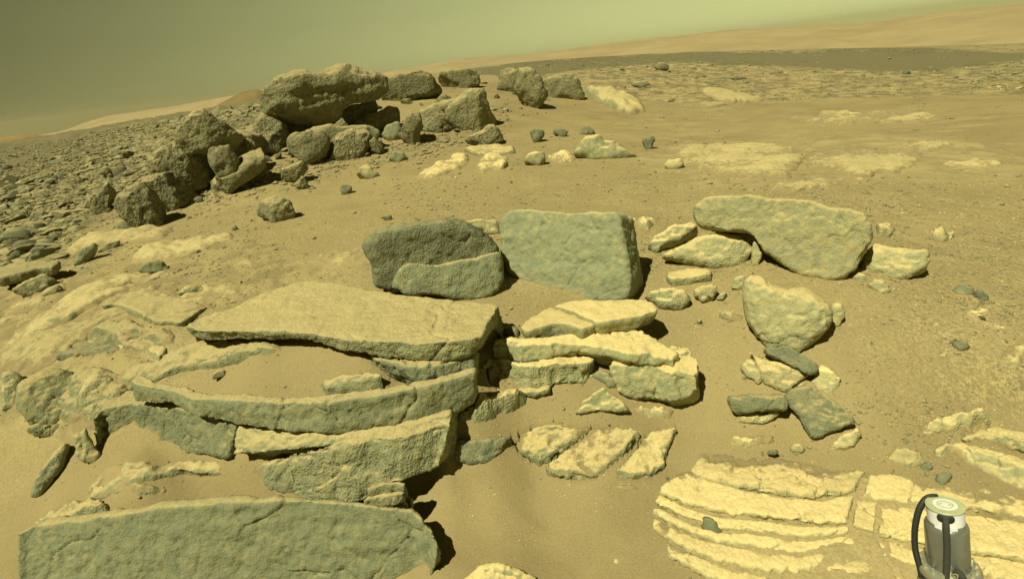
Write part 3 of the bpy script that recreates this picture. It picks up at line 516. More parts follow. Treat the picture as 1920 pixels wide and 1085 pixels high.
# shards
B('shard', [(1430,655),(1445,648),(1472,648),(1500,660),(1534,684),(1533,697),(1515,702),(1490,690),(1455,672),(1438,664)], 'dark', 'dark tilted shard roofing the heap of broken plates', lean=50, T=0.5, bulge=0.10, h=0.09, sink=0.0, rough=0.04, flat=1)
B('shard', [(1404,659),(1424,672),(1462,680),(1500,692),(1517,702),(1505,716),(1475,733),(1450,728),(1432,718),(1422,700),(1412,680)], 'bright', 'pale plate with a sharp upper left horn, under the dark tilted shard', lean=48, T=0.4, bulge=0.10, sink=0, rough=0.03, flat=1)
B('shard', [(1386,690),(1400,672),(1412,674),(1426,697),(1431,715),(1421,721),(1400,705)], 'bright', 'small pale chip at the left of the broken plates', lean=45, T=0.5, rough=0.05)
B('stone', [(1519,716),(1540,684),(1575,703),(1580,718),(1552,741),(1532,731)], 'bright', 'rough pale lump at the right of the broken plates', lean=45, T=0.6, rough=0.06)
B('beam_stone', [(1363,746),(1372,743),(1470,740),(1480,752),(1476,768),(1440,768),(1380,775),(1368,766)], 'face', 'long grey beam of rock resting level on its neighbours', lean=30, T=0.9, bulge=0.22, h=0.05, sink=0.0, rough=0.03)
B('shard', [(1374,787),(1420,772),(1460,769),(1462,776),(1450,786),(1430,794)], 'pale', 'thin pale sliver lying under the grey beam', lean=50, T=0.5, rough=0.05)
B('shard', [(1466,746),(1480,731),(1518,721),(1562,750),(1600,783),(1603,792),(1562,808),(1524,826),(1510,800),(1490,770)], 'face', 'large triangular grey plate propped on the end of the beam', lean=48, T=0.28, bulge=0.08, sink=0.0, h=0.02, rough=0.03, flat=1)
B('stone', [(1549,840),(1575,815),(1608,802),(1616,814),(1602,834),(1580,843)], 'bright', 'oval tilted stone beside the point of the triangular plate', lean=45, T=0.6, rough=0.05)
patch('flat_stone', [(1478,740),(1500,722),(1520,722),(1500,740)], 'bright', 'little pale scrap above the triangular plate', h=0.03)

# ------------------------------------------------------------------ middle outcrop
slab('rock_slab', [(1036,572),(1072,563),(1140,561),(1208,562),(1228,568),(1236,578),(1225,584),(1205,590),(1178,595),(1145,601),(1119,606),(1090,592),(1070,582)], 'mid', 'smooth pale slab with a rounded right end and shadow, below the big square block', z=.62, th=0.085, under=0.93, rough=0.012)
slab('rock_slab', [(975,612),(984,600),(1030,573),(1068,584),(1117,607),(1092,616),(1059,607),(1036,607),(1015,613),(985,622)], 'mid', 'cracked-off left half of the smooth pale slab, with a dark front', z=.60, th=0.10, under=0.95, rough=0.015)
ledge('rock_ledge', [(922,645),(966,644),(972,648),(1019,647),(1046,645),(1080,645),(1142,654),(1172,664),(1220,668),(1262,676)], [(923,671),(956,676),(983,680),(1016,672),(1046,664),(1080,660),(1142,665),(1172,676),(1220,680),(1262,686)],
      [(926,634),(965,630),(990,634),(1030,630),(1060,625),(1110,616),(1160,612),(1195,613),(1225,632),(1270,660)], [.535,.535,.53,.52,.50,.46], 'mid', 'upper bed of the middle outcrop, wide pale and wavy', lean=18, rough=0.02, zback=[.55,.55,.55,.55,.53,.48])
ledge('rock_ledge', [(904,690),(915,680),(946,680),(985,686),(1012,686),(1046,682),(1109,680)], [(900,710),(926,727),(953,731),(985,733),(1012,730),(1046,718),(1100,722)], [(915,672),(940,671),(965,675),(995,678),(1020,672),(1060,664),(1115,668)],
      [.45,.455,.45,.43], 'mid', 'middle bed of the outcrop at the lip of the dark crevice', lean=18, rough=0.022, under=0.05)
ledge('rock_ledge', [(920,733),(960,738),(1005,734),(1030,728)], [(924,740),(960,745),(1003,742),(1028,736)], [(915,722),(960,726),(1005,724),(1035,718)], [.335,.34], 'mid', 'thin lowest lip under the middle bed of the outcrop', lean=10, rough=0.03)
ledge('rock_ledge', [(1138,685),(1180,684),(1232,688),(1246,698),(1285,698),(1306,704)], [(1160,735),(1190,746),(1240,750),(1262,753),(1291,744),(1308,732)], [(1150,668),(1190,668),(1232,660),(1262,642),(1292,650),(1312,680)],
      [.43,.435,.42,.40], 'mid', 'bulky right-hand block of the middle outcrop with a grey front', lean=22, rough=0.022, zback=[.45,.46,.47,.46,.42])
B('stone', [(1108,703),(1125,693),(1142,700),(1156,713),(1158,725),(1143,727),(1125,716)], 'face', 'small oblong grey stone lying in the sand gap of the middle outcrop', lean=45, rough=0.04)
B('stone', [(1077,776),(1092,752),(1132,727),(1172,756),(1181,770),(1160,773),(1142,770),(1105,773)], 'mid', 'triangular wedge stone casting a dark shadow below the middle outcrop', lean=42, T=0.5, bulge=0.12, h=0.02, sink=0, rough=0.03, flat=1)
patch('bedrock_swell', [(850,792),(880,768),(906,753),(950,748),(1000,746),(986,763),(926,786),(886,798)], 'mid', 'smooth pale slope of rock at the foot of the dark crevice', h=0.07)
B('stone', [(844,829),(893,826),(956,817),(961,821),(937,852),(905,868),(877,868),(852,856)], 'dark', 'dark rough half-moon rock in the sand below the ledges', lean=40, T=0.6, bulge=0.18, rough=0.04, pit=0.3)
slab('flat_rock', [(957,830),(976,812),(1006,797),(1046,791),(1072,801),(1108,800),(1085,820),(1050,845),(1030,858),(1010,862),(985,848)], 'mid', 'left plate of the cracked low slab in the central sand', h=0.020, th=0.10, rough=0.03, chip=0.6, crack=1.0)
slab('flat_rock', [(1112,800),(1150,799),(1200,806),(1183,830),(1142,868),(1115,890),(1060,891),(1022,872),(1034,859),(1056,846),(1088,822)], 'mid', 'right plate of the cracked low slab in the central sand', h=0.020, th=0.10, rough=0.03, chip=0.6, crack=1.0)
slab('flat_rock', [(1153,882),(1185,850),(1200,826),(1216,811),(1272,795),(1256,826),(1246,850),(1246,870),(1225,884),(1180,888)], 'mid', 'separate angular plate right of the cracked low slab', h=0.026, th=0.10, rough=0.035, chip=0.6, crack=1.0)
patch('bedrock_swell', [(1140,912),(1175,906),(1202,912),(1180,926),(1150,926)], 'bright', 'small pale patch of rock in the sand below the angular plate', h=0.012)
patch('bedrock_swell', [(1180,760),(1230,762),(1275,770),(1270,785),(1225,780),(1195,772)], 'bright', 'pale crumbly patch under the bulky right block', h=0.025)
B('boulder', [(862,1090),(900,1060),(930,1052),(975,1065),(1002,1078),(1010,1100),(940,1120),(890,1115)], 'mid', 'angular pale rock cut off by the bottom edge of the view', lean=50, T=0.6, bulge=0.15, rough=0.03)
B('stone', [(940,625),(945,612),(960,610),(973,620),(972,632),(955,634)], 'face', 'small grey cone-shaped stone beside the dark crevice', lean=30, rough=0.05)

# ------------------------------------------------------------------ layered bedrock at the lower right
lay = bpy.data.objects.new('layered_bedrock', None); COL.objects.link(lay); lay.location = at_z([(1550, 960)], [0.0])[0]
tag(lay, 'wide sunlit outcrop of thin slanting rock layers at the lower right', 'bedrock')
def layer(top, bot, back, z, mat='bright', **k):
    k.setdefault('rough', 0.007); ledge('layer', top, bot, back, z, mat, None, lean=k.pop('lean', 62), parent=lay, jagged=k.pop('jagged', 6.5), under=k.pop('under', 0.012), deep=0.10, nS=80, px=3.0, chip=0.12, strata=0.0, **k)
ledge('base_layer', [(1255,1015),(1300,1052),(1370,1085),(1450,1112),(1560,1122),(1700,1128),(1850,1140),(1970,1150)], [(1258,1030),(1300,1066),(1370,1100),(1450,1128),(1560,1140),(1700,1146),(1850,1158),(1970,1168)],
      [(1250,905),(1300,875),(1345,852),(1450,868),(1600,890),(1740,902),(1870,926),(1970,948)], [.027,.027,.029,.030], 'joint', None, lean=45, zback=[.068,.088,.094,.094,.092,.092], parent=lay, jagged=4, under=0.01, rough=0.006, nS=60, chip=0.1)
layer([(1298,882),(1330,890),(1370,898),(1420,905),(1470,912),(1530,920),(1570,918),(1600,908)], [(1302,890),(1335,902),(1375,912),(1420,916),(1470,926),(1530,932),(1575,928),(1602,918)], [(1318,845),(1345,840),(1390,850),(1440,856),(1500,864),(1560,872),(1600,878),(1626,882)], [.100,.104,.104])
layer([(1622,920),(1680,930),(1740,936),(1800,942),(1870,950),(1960,965)], [(1618,932),(1680,942),(1740,948),(1800,954),(1870,962),(1960,978)], [(1632,884),(1690,888),(1745,895),(1800,905),(1870,920),(1960,940)], [.098,.10,.098])
layer([(1238,915),(1270,928),(1310,940),(1360,952),(1410,958),(1460,962),(1520,972),(1590,975)], [(1238,922),(1270,938),(1310,950),(1360,962),(1410,966),(1460,972),(1520,982),(1592,982)], [(1262,895),(1290,884),(1330,900),(1380,914),(1430,922),(1480,930),(1540,936),(1602,926)], [.084,.088,.088])
layer([(1600,978),(1635,988),(1640,990)], [(1597,986),(1634,996),(1640,998)], [(1606,936),(1640,938),(1645,940)], [.086,.086], jagged=1)
layer([(1648,996),(1690,1002),(1740,1012),(1800,1022),(1870,1030),(1960,1045)], [(1646,1005),(1690,1012),(1740,1022),(1800,1032),(1870,1042),(1960,1056)], [(1652,942),(1690,948),(1740,955),(1800,962),(1870,970),(1960,985)], [.084,.084,.080])
layer([(1228,938),(1270,956),(1310,970),(1340,982),(1390,984),(1450,992),(1520,1000),(1590,992)], [(1227,944),(1270,963),(1310,978),(1340,990),(1390,992),(1450,1000),(1520,1008),(1592,1000)], [(1236,924),(1272,942),(1312,956),(1355,968),(1400,972),(1455,980),(1520,988),(1592,984)], [.070,.072,.074])
layer([(1222,955),(1262,976),(1300,992),(1345,1006),(1400,1012),(1450,1022),(1500,1030),(1545,1022),(1590,1008)], [(1222,962),(1262,984),(1300,1000),(1345,1016),(1400,1022),(1450,1032),(1500,1040),(1545,1030),(1592,1016)], [(1228,948),(1268,968),(1308,984),(1345,996),(1400,1000),(1450,1006),(1510,1012),(1550,1008),(1592,1002)], [.058,.062,.062])
layer([(1225,985),(1270,1012),(1330,1035),(1390,1052),(1440,1062),(1490,1065),(1540,1050)], [(1225,992),(1270,1022),(1330,1046),(1390,1062),(1440,1074),(1490,1076),(1542,1060)], [(1225,966),(1265,990),(1320,1012),(1390,1028),(1440,1036),(1500,1044),(1550,1036)], [.048,.05,.05])
layer([(1580,1012),(1610,1020),(1636,1018)], [(1580,1024),(1610,1034),(1636,1030)], [(1585,1004),(1612,1004),(1640,1004)], [.062,.062], jagged=1)
layer([(1645,1030),(1690,1042),(1740,1055),(1800,1062),(1870,1072),(1960,1085)], [(1645,1040),(1690,1052),(1740,1066),(1800,1075),(1870,1085),(1960,1098)], [(1646,1010),(1690,1016),(1740,1026),(1800,1036),(1870,1046),(1960,1060)], [.06,.06,.06])
layer([(1550,1062),(1590,1068),(1640,1066)], [(1548,1072),(1590,1080),(1640,1078)], [(1552,1042),(1595,1042),(1640,1044)], [.046,.046], jagged=1.5)
layer([(1250,1030),(1310,1062),(1370,1085),(1440,1100),(1500,1100),(1545,1092)], [(1250,1040),(1310,1075),(1370,1098),(1440,1115),(1500,1115),(1545,1105)], [(1246,1012),(1310,1044),(1370,1066),(1440,1080),(1490,1084),(1548,1070)], [.034,.036,.036])
layer([(1550,1110),(1640,1115),(1740,1120),(1860,1130),(1960,1140)], [(1550,1125),(1640,1128),(1740,1135),(1860,1145),(1960,1155)], [(1550,1076),(1640,1084),(1740,1074),(1860,1090),(1960,1102)], [.034,.036])
ledge('rock_slab', [(1752,846),(1774,832),(1799,833),(1841,846),(1883,862),(1925,878),(1980,905)], [(1756,852),(1788,872),(1812,892),(1850,906),(1890,920),(1925,928),(1980,945)], [(1760,838),(1778,828),(1805,826),(1845,836),(1890,850),(1930,862),(1985,885)],
      [.17,.19,.19,.17], 'pale', 'long tapering slab running out of the right side of the view', lean=35, rough=0.018)
ledge('rock_slab', [(1800,822),(1835,812),(1870,812),(1925,826),(1980,845)], [(1806,826),(1840,830),(1875,836),(1925,850),(1980,868)], [(1810,812),(1840,802),(1872,799),(1925,810),(1980,825)], [.19,.21,.2], 'pale', 'second tapering slab just behind the long one at the right side', lean=35, rough=0.02)
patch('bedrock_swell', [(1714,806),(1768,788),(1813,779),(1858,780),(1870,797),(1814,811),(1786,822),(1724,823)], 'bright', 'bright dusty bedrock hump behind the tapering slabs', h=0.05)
patch('bedrock_swell', [(1652,864),(1664,850),(1717,847),(1746,864),(1740,878),(1717,885),(1678,878)], 'pale', 'low rough grey hump between the layered outcrop and the tapering slab', h=0.035)
B('stone', [(1722,884),(1728,870),(1745,866),(1751,876),(1742,886)], 'dark', 'small dark stone sitting on the low rough hump', lean=40, rough=0.06)
B('stone', [(1751,900),(1760,887),(1776,883),(1786,892),(1777,905),(1762,912)], 'dark', 'dark pitted stone on bright bedrock just above the instrument', lean=45, rough=0.05, pit=0.3, h=0.0)
B('stone', [(1314,988),(1320,968),(1337,970),(1354,990),(1357,999),(1340,1007),(1326,1003)], 'dark', 'grey faceted stone lying on the layered outcrop', lean=45, h=0.0, rough=0.05)
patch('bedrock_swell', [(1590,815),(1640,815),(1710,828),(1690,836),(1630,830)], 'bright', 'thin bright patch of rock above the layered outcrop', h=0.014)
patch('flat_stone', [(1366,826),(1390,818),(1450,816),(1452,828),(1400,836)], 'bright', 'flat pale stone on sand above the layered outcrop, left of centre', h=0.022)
B('stone', [(1434,850),(1440,843),(1455,842),(1462,848),(1450,854)], 'dark', 'tiny dark flat stone at the top edge of the layered outcrop', lean=45, h=0.03)
B('stone', [(1482,842),(1485,832),(1498,829),(1512,842),(1500,850)], 'bright', 'small pale cone of rock above the layered outcrop', lean=40)
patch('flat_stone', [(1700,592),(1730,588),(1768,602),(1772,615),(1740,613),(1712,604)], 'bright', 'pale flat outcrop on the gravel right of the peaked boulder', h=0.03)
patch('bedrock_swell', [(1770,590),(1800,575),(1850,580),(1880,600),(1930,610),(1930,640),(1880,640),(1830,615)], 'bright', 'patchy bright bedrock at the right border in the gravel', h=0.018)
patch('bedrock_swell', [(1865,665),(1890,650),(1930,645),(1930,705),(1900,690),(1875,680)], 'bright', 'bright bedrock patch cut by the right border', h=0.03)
B('stone', [(1784,550),(1788,538),(1805,532),(1828,538),(1826,552),(1806,556)], 'dark', 'dark layered stone on the gravel at the right', lean=40, rough=0.06)
B('stone', [(1826,556),(1832,544),(1846,548),(1856,560),(1840,566)], 'dark', 'smaller dark stone touching the dark layered stone', lean=40, rough=0.06)
B('stone', [(1778,642),(1790,634),(1812,640),(1820,650),(1802,659),(1788,654)], 'dark', 'dark angular stone by itself in the right-hand gravel', lean=40, rough=0.06)

# ------------------------------------------------------------------ pitted boulders on the left
pk = dict(rough=0.030, pit=0.8, px=2.9, T=0.9, bulge=0.28, cut=12, sink=0.16)
B('boulder', [(198,391),(218,367),(242,353),(268,348),(289,362),(304,381),(306,396),(301,413),(280,421),(261,423),(239,412),(218,403)], 'pit', 'rounded pitted boulder nearest the viewer in the left cluster', lean=15, **pk)
B('boulder', [(171,391),(179,372),(203,348),(219,352),(207,372),(197,396),(179,398)], 'pit', 'narrow tilted pitted rock left of the nearest pitted boulder', lean=20, **pk)
B('stone', [(213,432),(220,416),(240,410),(256,418),(263,429),(250,434),(230,435)], 'face', 'smooth low grey stone at the foot of the nearest pitted boulder', lean=35, rough=0.03)
B('boulder', [(270,350),(275,329),(304,319),(333,331),(350,348),(366,362),(361,380),(342,383),(323,387),(304,379),(289,362)], 'pit', 'low pitted boulder between the nearest one and the dark split boulder of the cluster', lean=20, **pk)
B('boulder', [(272,330),(285,303),(304,280),(337,270),(378,272),(386,286),(391,309),(385,330),(371,338),(349,342),(326,338)], 'pit', 'wide pitted block carrying the pointed capstone', lean=15, d=10.3, base=(340,342), **pk)
B('boulder', [(325,264),(342,238),(366,214),(383,206),(402,209),(417,223),(431,242),(457,252),(449,262),(419,265),(388,272),(369,273),(349,277),(337,271)], 'pit', 'pointed capstone lying on top of the left boulder cluster', lean=12, d=10.2, base=(388,277), **pk)
B('boulder', [(394,296),(396,277),(414,270),(427,273),(437,290),(447,301),(443,325),(412,338),(403,316)], 'pit', 'squarish pitted tower on the overhanging block, beside the square shadow', lean=4, d=9.5, base=(420,338), **dict(pk, sink=0.0, cut=7, T=0.6))
B('boulder', [(404,334),(440,320),(468,299),(497,290),(505,307),(488,321),(468,333),(450,343),(428,358),(414,352)], 'pit', 'blocky pitted boulder overhanging a black hollow', lean=-14, d=9.55, base=(424,357), **dict(pk, sink=0.0, cut=7))
B('boulder', [(456,262),(470,257),(478,269),(479,286),(468,294),(460,278)], 'pit', 'upright fragment behind the notched boulder, beside the square shadow', lean=10, d=10.4, base=(468,294), **pk)
B('boulder', [(396,380),(400,345),(425,340),(470,325),(500,312),(505,335),(480,358),(440,364)], 'pit', 'shadowed rock at the foot of the notched boulder', lean=-15, d=9.95, base=(440,362), rough=0.04, T=1.0)
B('boulder', [(472,385),(490,367),(515,369),(534,372),(556,395),(535,410),(512,412),(496,402)], 'pit', 'angular pitted rock alone on the sand below the black hollow', lean=28, **pk)
B('boulder', [(522,332),(530,318),(563,304),(574,310),(576,324),(563,332),(540,335)], 'pit', 'slanted pitted rock right of the black hollow', lean=5, h=0.06, **pk)
B('stone', [(552,349),(562,333),(574,335),(579,350),(566,354)], 'pit', 'small pale rock propping up the slanted pitted rock', lean=20, **pk)
B('boulder', [(300,332),(318,285),(360,262),(420,255),(480,262),(500,300),(482,345),(400,366),(325,362)], 'pit', 'shadowed mass of rock behind the gaps of the left boulder cluster', lean=0, d=11.0, base=(400,366), rough=0.05, T=0.6, cut=4)
B('boulder', [(545,290),(560,256),(620,242),(690,238),(722,252),(716,286),(640,298),(580,300)], 'pit', 'rock filling the gaps behind the lumpy boulders', lean=5, d=10.75, base=(640,300), rough=0.05, T=0.6, cut=4)
B('boulder', [(788,246),(796,212),(836,190),(872,186),(884,236),(850,248)], 'pit', 'rock filling the gap left of the steep triangular boulder', lean=10, d=12.0, base=(836,248), rough=0.05, T=0.6, cut=4)
# ------------------------------------------------------------------ boulder pile on the rise
pk2 = dict(rough=0.030, pit=0.6, px=2.8, T=0.9, bulge=0.25, cut=12, sink=0.16)
B('boulder', [(502,208),(495,190),(512,170),(538,150),(568,143),(600,149),(630,140),(645,138),(670,143),(693,144),(710,151),(718,163),(717,176),(700,184),(670,196),(640,206),(635,216),(620,226),(600,232),(575,235),(550,232),(530,226),(512,219)], 'pit', 'huge ridged boulder overhanging a black cavity at the top of the pile', lean=-6, d=11.5, base=(600,235), **dict(pk2, T=0.8, sink=0, strata=0.5, rough=0.045, cut=4))
B('boulder', [(468,262),(472,238),(490,216),(515,219),(535,240),(544,256),(536,268),(515,283),(485,285)], 'pit', 'pale dusty boulder under the left end of the huge ridged boulder', lean=40, d=11.3, base=(505,285), **dict(pk2, pit=0.2))
B('boulder', [(540,270),(555,259),(580,247),(602,249),(616,260),(614,276),(600,296),(580,303),(563,294),(545,281)], 'pit', 'lumpy boulder in front of the black cavity, left of two', lean=15, **pk2)
B('boulder', [(608,291),(615,274),(635,254),(660,244),(682,244),(694,260),(690,276),(676,290),(655,298),(630,297)], 'pit', 'lumpy boulder in front of the black cavity, right of two', lean=18, **pk2)
B('boulder', [(688,266),(700,257),(716,261),(720,280),(711,287),(695,282)], 'pit', 'small knob of rock at the right end of the lumpy boulders', lean=15, **pk2)
B('boulder', [(612,246),(640,224),(653,227),(656,238),(641,249),(620,251)], 'pit', 'slanting rock wedged in the mouth of the black cavity', lean=20, d=11.0, base=(636,250), **pk2)
B('boulder', [(655,242),(680,223),(718,208),(735,194),(747,209),(749,226),(720,232),(693,239)], 'pit', 'dusty sloping rock right of the black cavity', lean=35, d=11.7, base=(700,240), **dict(pk2, pit=.3))
B('boulder', [(713,254),(725,233),(749,229),(753,240),(749,261),(728,263)], 'face', 'left half of the cracked pale block on the sand slope', lean=18, rough=0.04)
B('boulder', [(752,247),(763,220),(778,208),(792,207),(789,240),(782,267),(751,261)], 'pit', 'right half of the cracked block, taller and darker', lean=10, **dict(pk2, pit=.3))
B('boulder', [(717,175),(716,152),(743,143),(776,135),(796,135),(814,148),(824,166),(806,174),(781,179),(761,186),(741,189),(721,189)], 'pit', 'pitted boulder behind the right end of the huge ridged boulder', lean=15, base=(750,190), **pk2)
B('boulder', [(820,147),(836,135),(863,132),(891,130),(903,143),(902,154),(881,164),(856,162),(831,157)], 'pit', 'low rounded boulder on the skyline right of the pile', lean=15, base=(865,164), **pk2)
B('boulder', [(795,241),(806,220),(823,209),(838,214),(849,230),(844,246),(818,245)], 'pit', 'squat pitted rock left of the steep pitted boulder', lean=20, **pk2)
B('boulder', [(842,222),(840,196),(866,182),(881,172),(904,174),(912,198),(929,230),(907,239),(878,241),(856,232)], 'pit', 'steep triangular pitted boulder at the right of the pile', lean=8, base=(885,242), **pk2)
B('boulder', [(812,202),(826,183),(843,177),(852,188),(840,202),(822,212)], 'pit', 'jutting rock behind the squat pitted rock', lean=20, base=(830,212), **pk2)
B('boulder', [(874,260),(901,250),(921,237),(941,239),(947,253),(942,269),(906,272),(881,267)], 'pit', 'oval pitted rock below the steep triangular boulder', lean=18, **pk2)
B('boulder', [(934,168),(940,133),(957,130),(976,130),(974,148),(971,168),(947,171)], 'pit', 'upright left block of the trio on the sand crest', lean=12, base=(952,171), **pk2)
B('boulder', [(969,168),(973,133),(993,131),(1013,149),(1023,177),(1008,196),(990,202),(982,184)], 'pit', 'tapering middle block of the trio on the sand crest', lean=15, base=(995,202), **pk2)
B('boulder', [(1022,180),(1022,153),(1060,139),(1081,149),(1093,181),(1080,184),(1060,179),(1030,185)], 'pit', 'right block of the trio on the sand crest', lean=12, base=(1058,184), **pk2)
patch('bedrock_swell', [(1093,176),(1133,178),(1167,185),(1207,192),(1218,212),(1180,216),(1147,205),(1120,192)], 'pale', 'long pale outcrop trailing right from the trio on the crest', h=0.28)
slab('flat_rock', [(870,277),(890,271),(930,270),(962,274),(966,282),(930,286),(895,288)], 'mid', 'thin pale plate under the oval pitted rock', h=0.06, th=0.2)
B('boulder', [(512,262),(520,226),(560,224),(620,222),(665,200),(700,190),(712,205),(690,225),(668,245),(640,262),(580,268)], 'pit', 'shadowed rock at the back of the black cavity under the huge ridged boulder', lean=0, d=12.2, base=(600,266), rough=0.05, T=1.2)
# pale rocks on the middle sand
B('boulder', [(1073,289),(1083,274),(1095,262),(1120,252),(1131,266),(1157,266),(1174,283),(1200,291),(1163,298),(1113,299)], 'mid', 'pale peaked outcrop alone on the sand flat in the centre distance', lean=35, rough=0.05, T=0.8)
B('stone', [(982,302),(988,289),(1000,283),(1022,283),(1025,298),(1013,311)], 'mid', 'pale dome left of the pale peaked outcrop', lean=35, rough=0.04)
patch('bedrock_swell', [(1025,297),(1045,288),(1080,292),(1082,304),(1050,308)], 'mid', 'low pale rock between the pale dome and the peaked outcrop', h=0.05)
B('stone', [(1244,311),(1255,300),(1280,298),(1286,307),(1271,319),(1255,318)], 'pale', 'grey flattish stone on bright bedrock in the centre distance', lean=35, rough=0.05)
B('stone', [(727,297),(738,283),(757,284),(765,298),(750,306),(735,304)], 'face', 'grey block alone on the sand in front of the pile', lean=25, rough=0.05)
B('stone', [(668,326),(675,312),(690,307),(700,318),(713,330),(695,336)], 'pale', 'pale tooth-shaped stone on the sand in front of the pile', lean=35, rough=0.05)
patch('bedrock_swell', [(775,335),(800,320),(820,305),(850,295),(880,288),(880,305),(860,320),(830,330),(800,338)], 'mid', 'pale rubble swell on the sand left of the pale dome', h=0.07)
patch('bedrock_swell', [(885,310),(910,292),(940,290),(960,300),(940,320),(905,328)], 'mid', 'pale split outcrop in front of the thin plate', h=0.08)
for nm, x, y, w, hh, lab in [('knob', 1008, 253, 26, 28, 'dark knobby rock on the sand below the tapering crest block'), ('knob', 1053, 249, 32, 16, 'dark low rock between two dark knobs on the sand flat'),
                     ('knob', 1100, 246, 28, 18, 'dark rock just behind the pale peaked outcrop'), ('knob', 1216, 267, 26, 26, 'lone dark round rock right of the pale peaked outcrop'), ('knob', 649, 355, 24, 20, 'small dark knob on the sand in front of the lumpy boulders'),
                     ('knob', 727, 408, 24, 12, 'dark little rock on gravel above the dark split boulder'), ('knob', 440, 427, 14, 14, 'small dark stone on the sand below the angular pitted rock'), ('knob', 375, 374, 18, 12, 'small stone at the mouth of the black hollow')]:
    th = np.linspace(0, 2 * math.pi, 14, endpoint=False); rr = 0.42 + 0.1 * np.sin(th * 3 + x)
    B('rock', np.stack([x + w * rr * np.cos(th) * 1.1, y + hh * rr * np.sin(th) * 1.1], 1), 'dark', lab, lean=20, rough=0.09, pit=0.5)
# flat bright bedrock of the right middle distance
for lab, h, P in [('broad bright bedrock pavement in the right middle distance', .03, [(1255,300),(1285,277),(1360,270),(1480,272),(1515,275),(1500,300),(1480,330),(1420,345),(1330,340),(1270,325)]),
               ('right half of the bright bedrock pavement, past a sandy crack', .035, [(1512,285),(1545,268),(1610,258),(1650,268),(1740,268),(1785,275),(1740,292),(1700,318),(1600,335),(1540,330),(1515,310)]),
               ('lower strip of bright bedrock below the pavement', .025, [(1425,355),(1480,335),(1560,330),(1640,338),(1560,352),(1480,360)]),
               ('long bright bedrock bar far out on the right plain', .06, [(1480,222),(1560,213),(1660,210),(1740,214),(1792,221),(1740,230),(1640,232),(1560,235),(1500,229)]),
               ('pale bedrock ramp far out near the right rubble plain', .13, [(1308,172),(1340,169),(1385,177),(1440,190),(1400,196),(1340,190)]),
               ('thin pale bar of bedrock left of the far ramp', .04, [(1200,200),(1300,197),(1380,196),(1330,203),(1230,205)]),
               ('bright bedrock lens right of the pavement', .025, [(1760,312),(1820,302),(1885,308),(1860,322),(1790,320)])]:
    patch('bedrock_pavement', P, 'pave', lab, h=h, rough=0.012, px=3.2, jagged=6, sunk=0.02)
# left slope: rocks one can tell apart
B('rock', [(1180,160),(1195,152),(1215,152),(1220,160),(1200,166)], 'rubble', 'dark-bellied rock at the left end of the far rubble belt', lean=5, rough=0.06)
B('rock', [(1222,128),(1235,116),(1252,118),(1258,130),(1240,134)], 'rubble', 'dark knot of rock at the edge of the far dark strip', lean=5, rough=0.08)
B('rock', [(1365,148),(1380,141),(1400,143),(1402,149),(1382,152)], 'rubble', 'flat dark-edged rock in the middle of the far rubble belt', lean=5, rough=0.06)
B('rock', [(1248,190),(1255,184),(1266,184),(1268,190),(1256,193)], 'dark', 'small dark rock in front of the far rubble belt', lean=10, rough=0.06)
B('rock', [(1590,218),(1592,210),(1612,209),(1614,216),(1602,219)], 'pale', 'blocky pale rock on the far bedrock bar', lean=10, rough=0.05)
B('flat_rock', [(183,326),(194,312),(234,313),(238,321),(210,330)], 'rubble', 'flat-topped rock with a black underside on the left slope', lean=0, h=.05, sink=0, rough=0.06)
slab('flat_rock', [(-10,498),(50,492),(108,484),(112,490),(95,501),(63,503),(25,514),(-10,522)], 'rubble', 'overhanging plate with a black gap below at the left border', h=0.16, th=0.10, rough=0.03)
B('stone', [(14,486),(24,472),(40,469),(44,482),(35,489)], 'dark', 'smooth dark stone at the left border above the overhanging plate', lean=25, rough=0.05)
B('stone', [(48,480),(60,467),(85,458),(89,468),(72,479)], 'dark', 'slanting dark stone right of the smooth dark stone', lean=25, rough=0.05)
B('stone', [(256,507),(265,494),(296,487),(306,491),(316,505),(300,512),(275,514)], 'face', 'grey boxy stone on the slope behind the curled lip', lean=30, rough=0.05)
B('splinter', [(136,497),(150,465),(174,455),(184,460),(172,481),(155,492)], 'face', 'tilted grey splinter with a shadow edge on the left slope', lean=30, rough=0.05)
B('stone', [(180,472),(200,456),(226,449),(224,462),(202,473)], 'face', 'flattish stone right of the tilted splinter', lean=35, rough=0.05)
B('stone', [(203,547),(225,531),(244,524),(255,534),(240,541)], 'dark', 'dark shard casting a shadow left of the curled lip', lean=25, rough=0.05)
B('stone', [(330,552),(345,538),(375,535),(392,543),(380,552),(350,557)], 'bed', 'knobbly double stone behind the curled lip', lean=25, rough=0.08)
B('flat_rock', [(20,545),(50,525),(85,512),(110,525),(95,540),(60,558)], 'rubble', 'broad flat plate below the overhanging plate on the left', lean=45, rough=0.04, T=.4)
B('flat_rock', [(70,560),(90,540),(115,533),(118,545),(100,558)], 'rubble', 'flat plate right of the broad flat plate', lean=45, rough=0.04, T=.4)

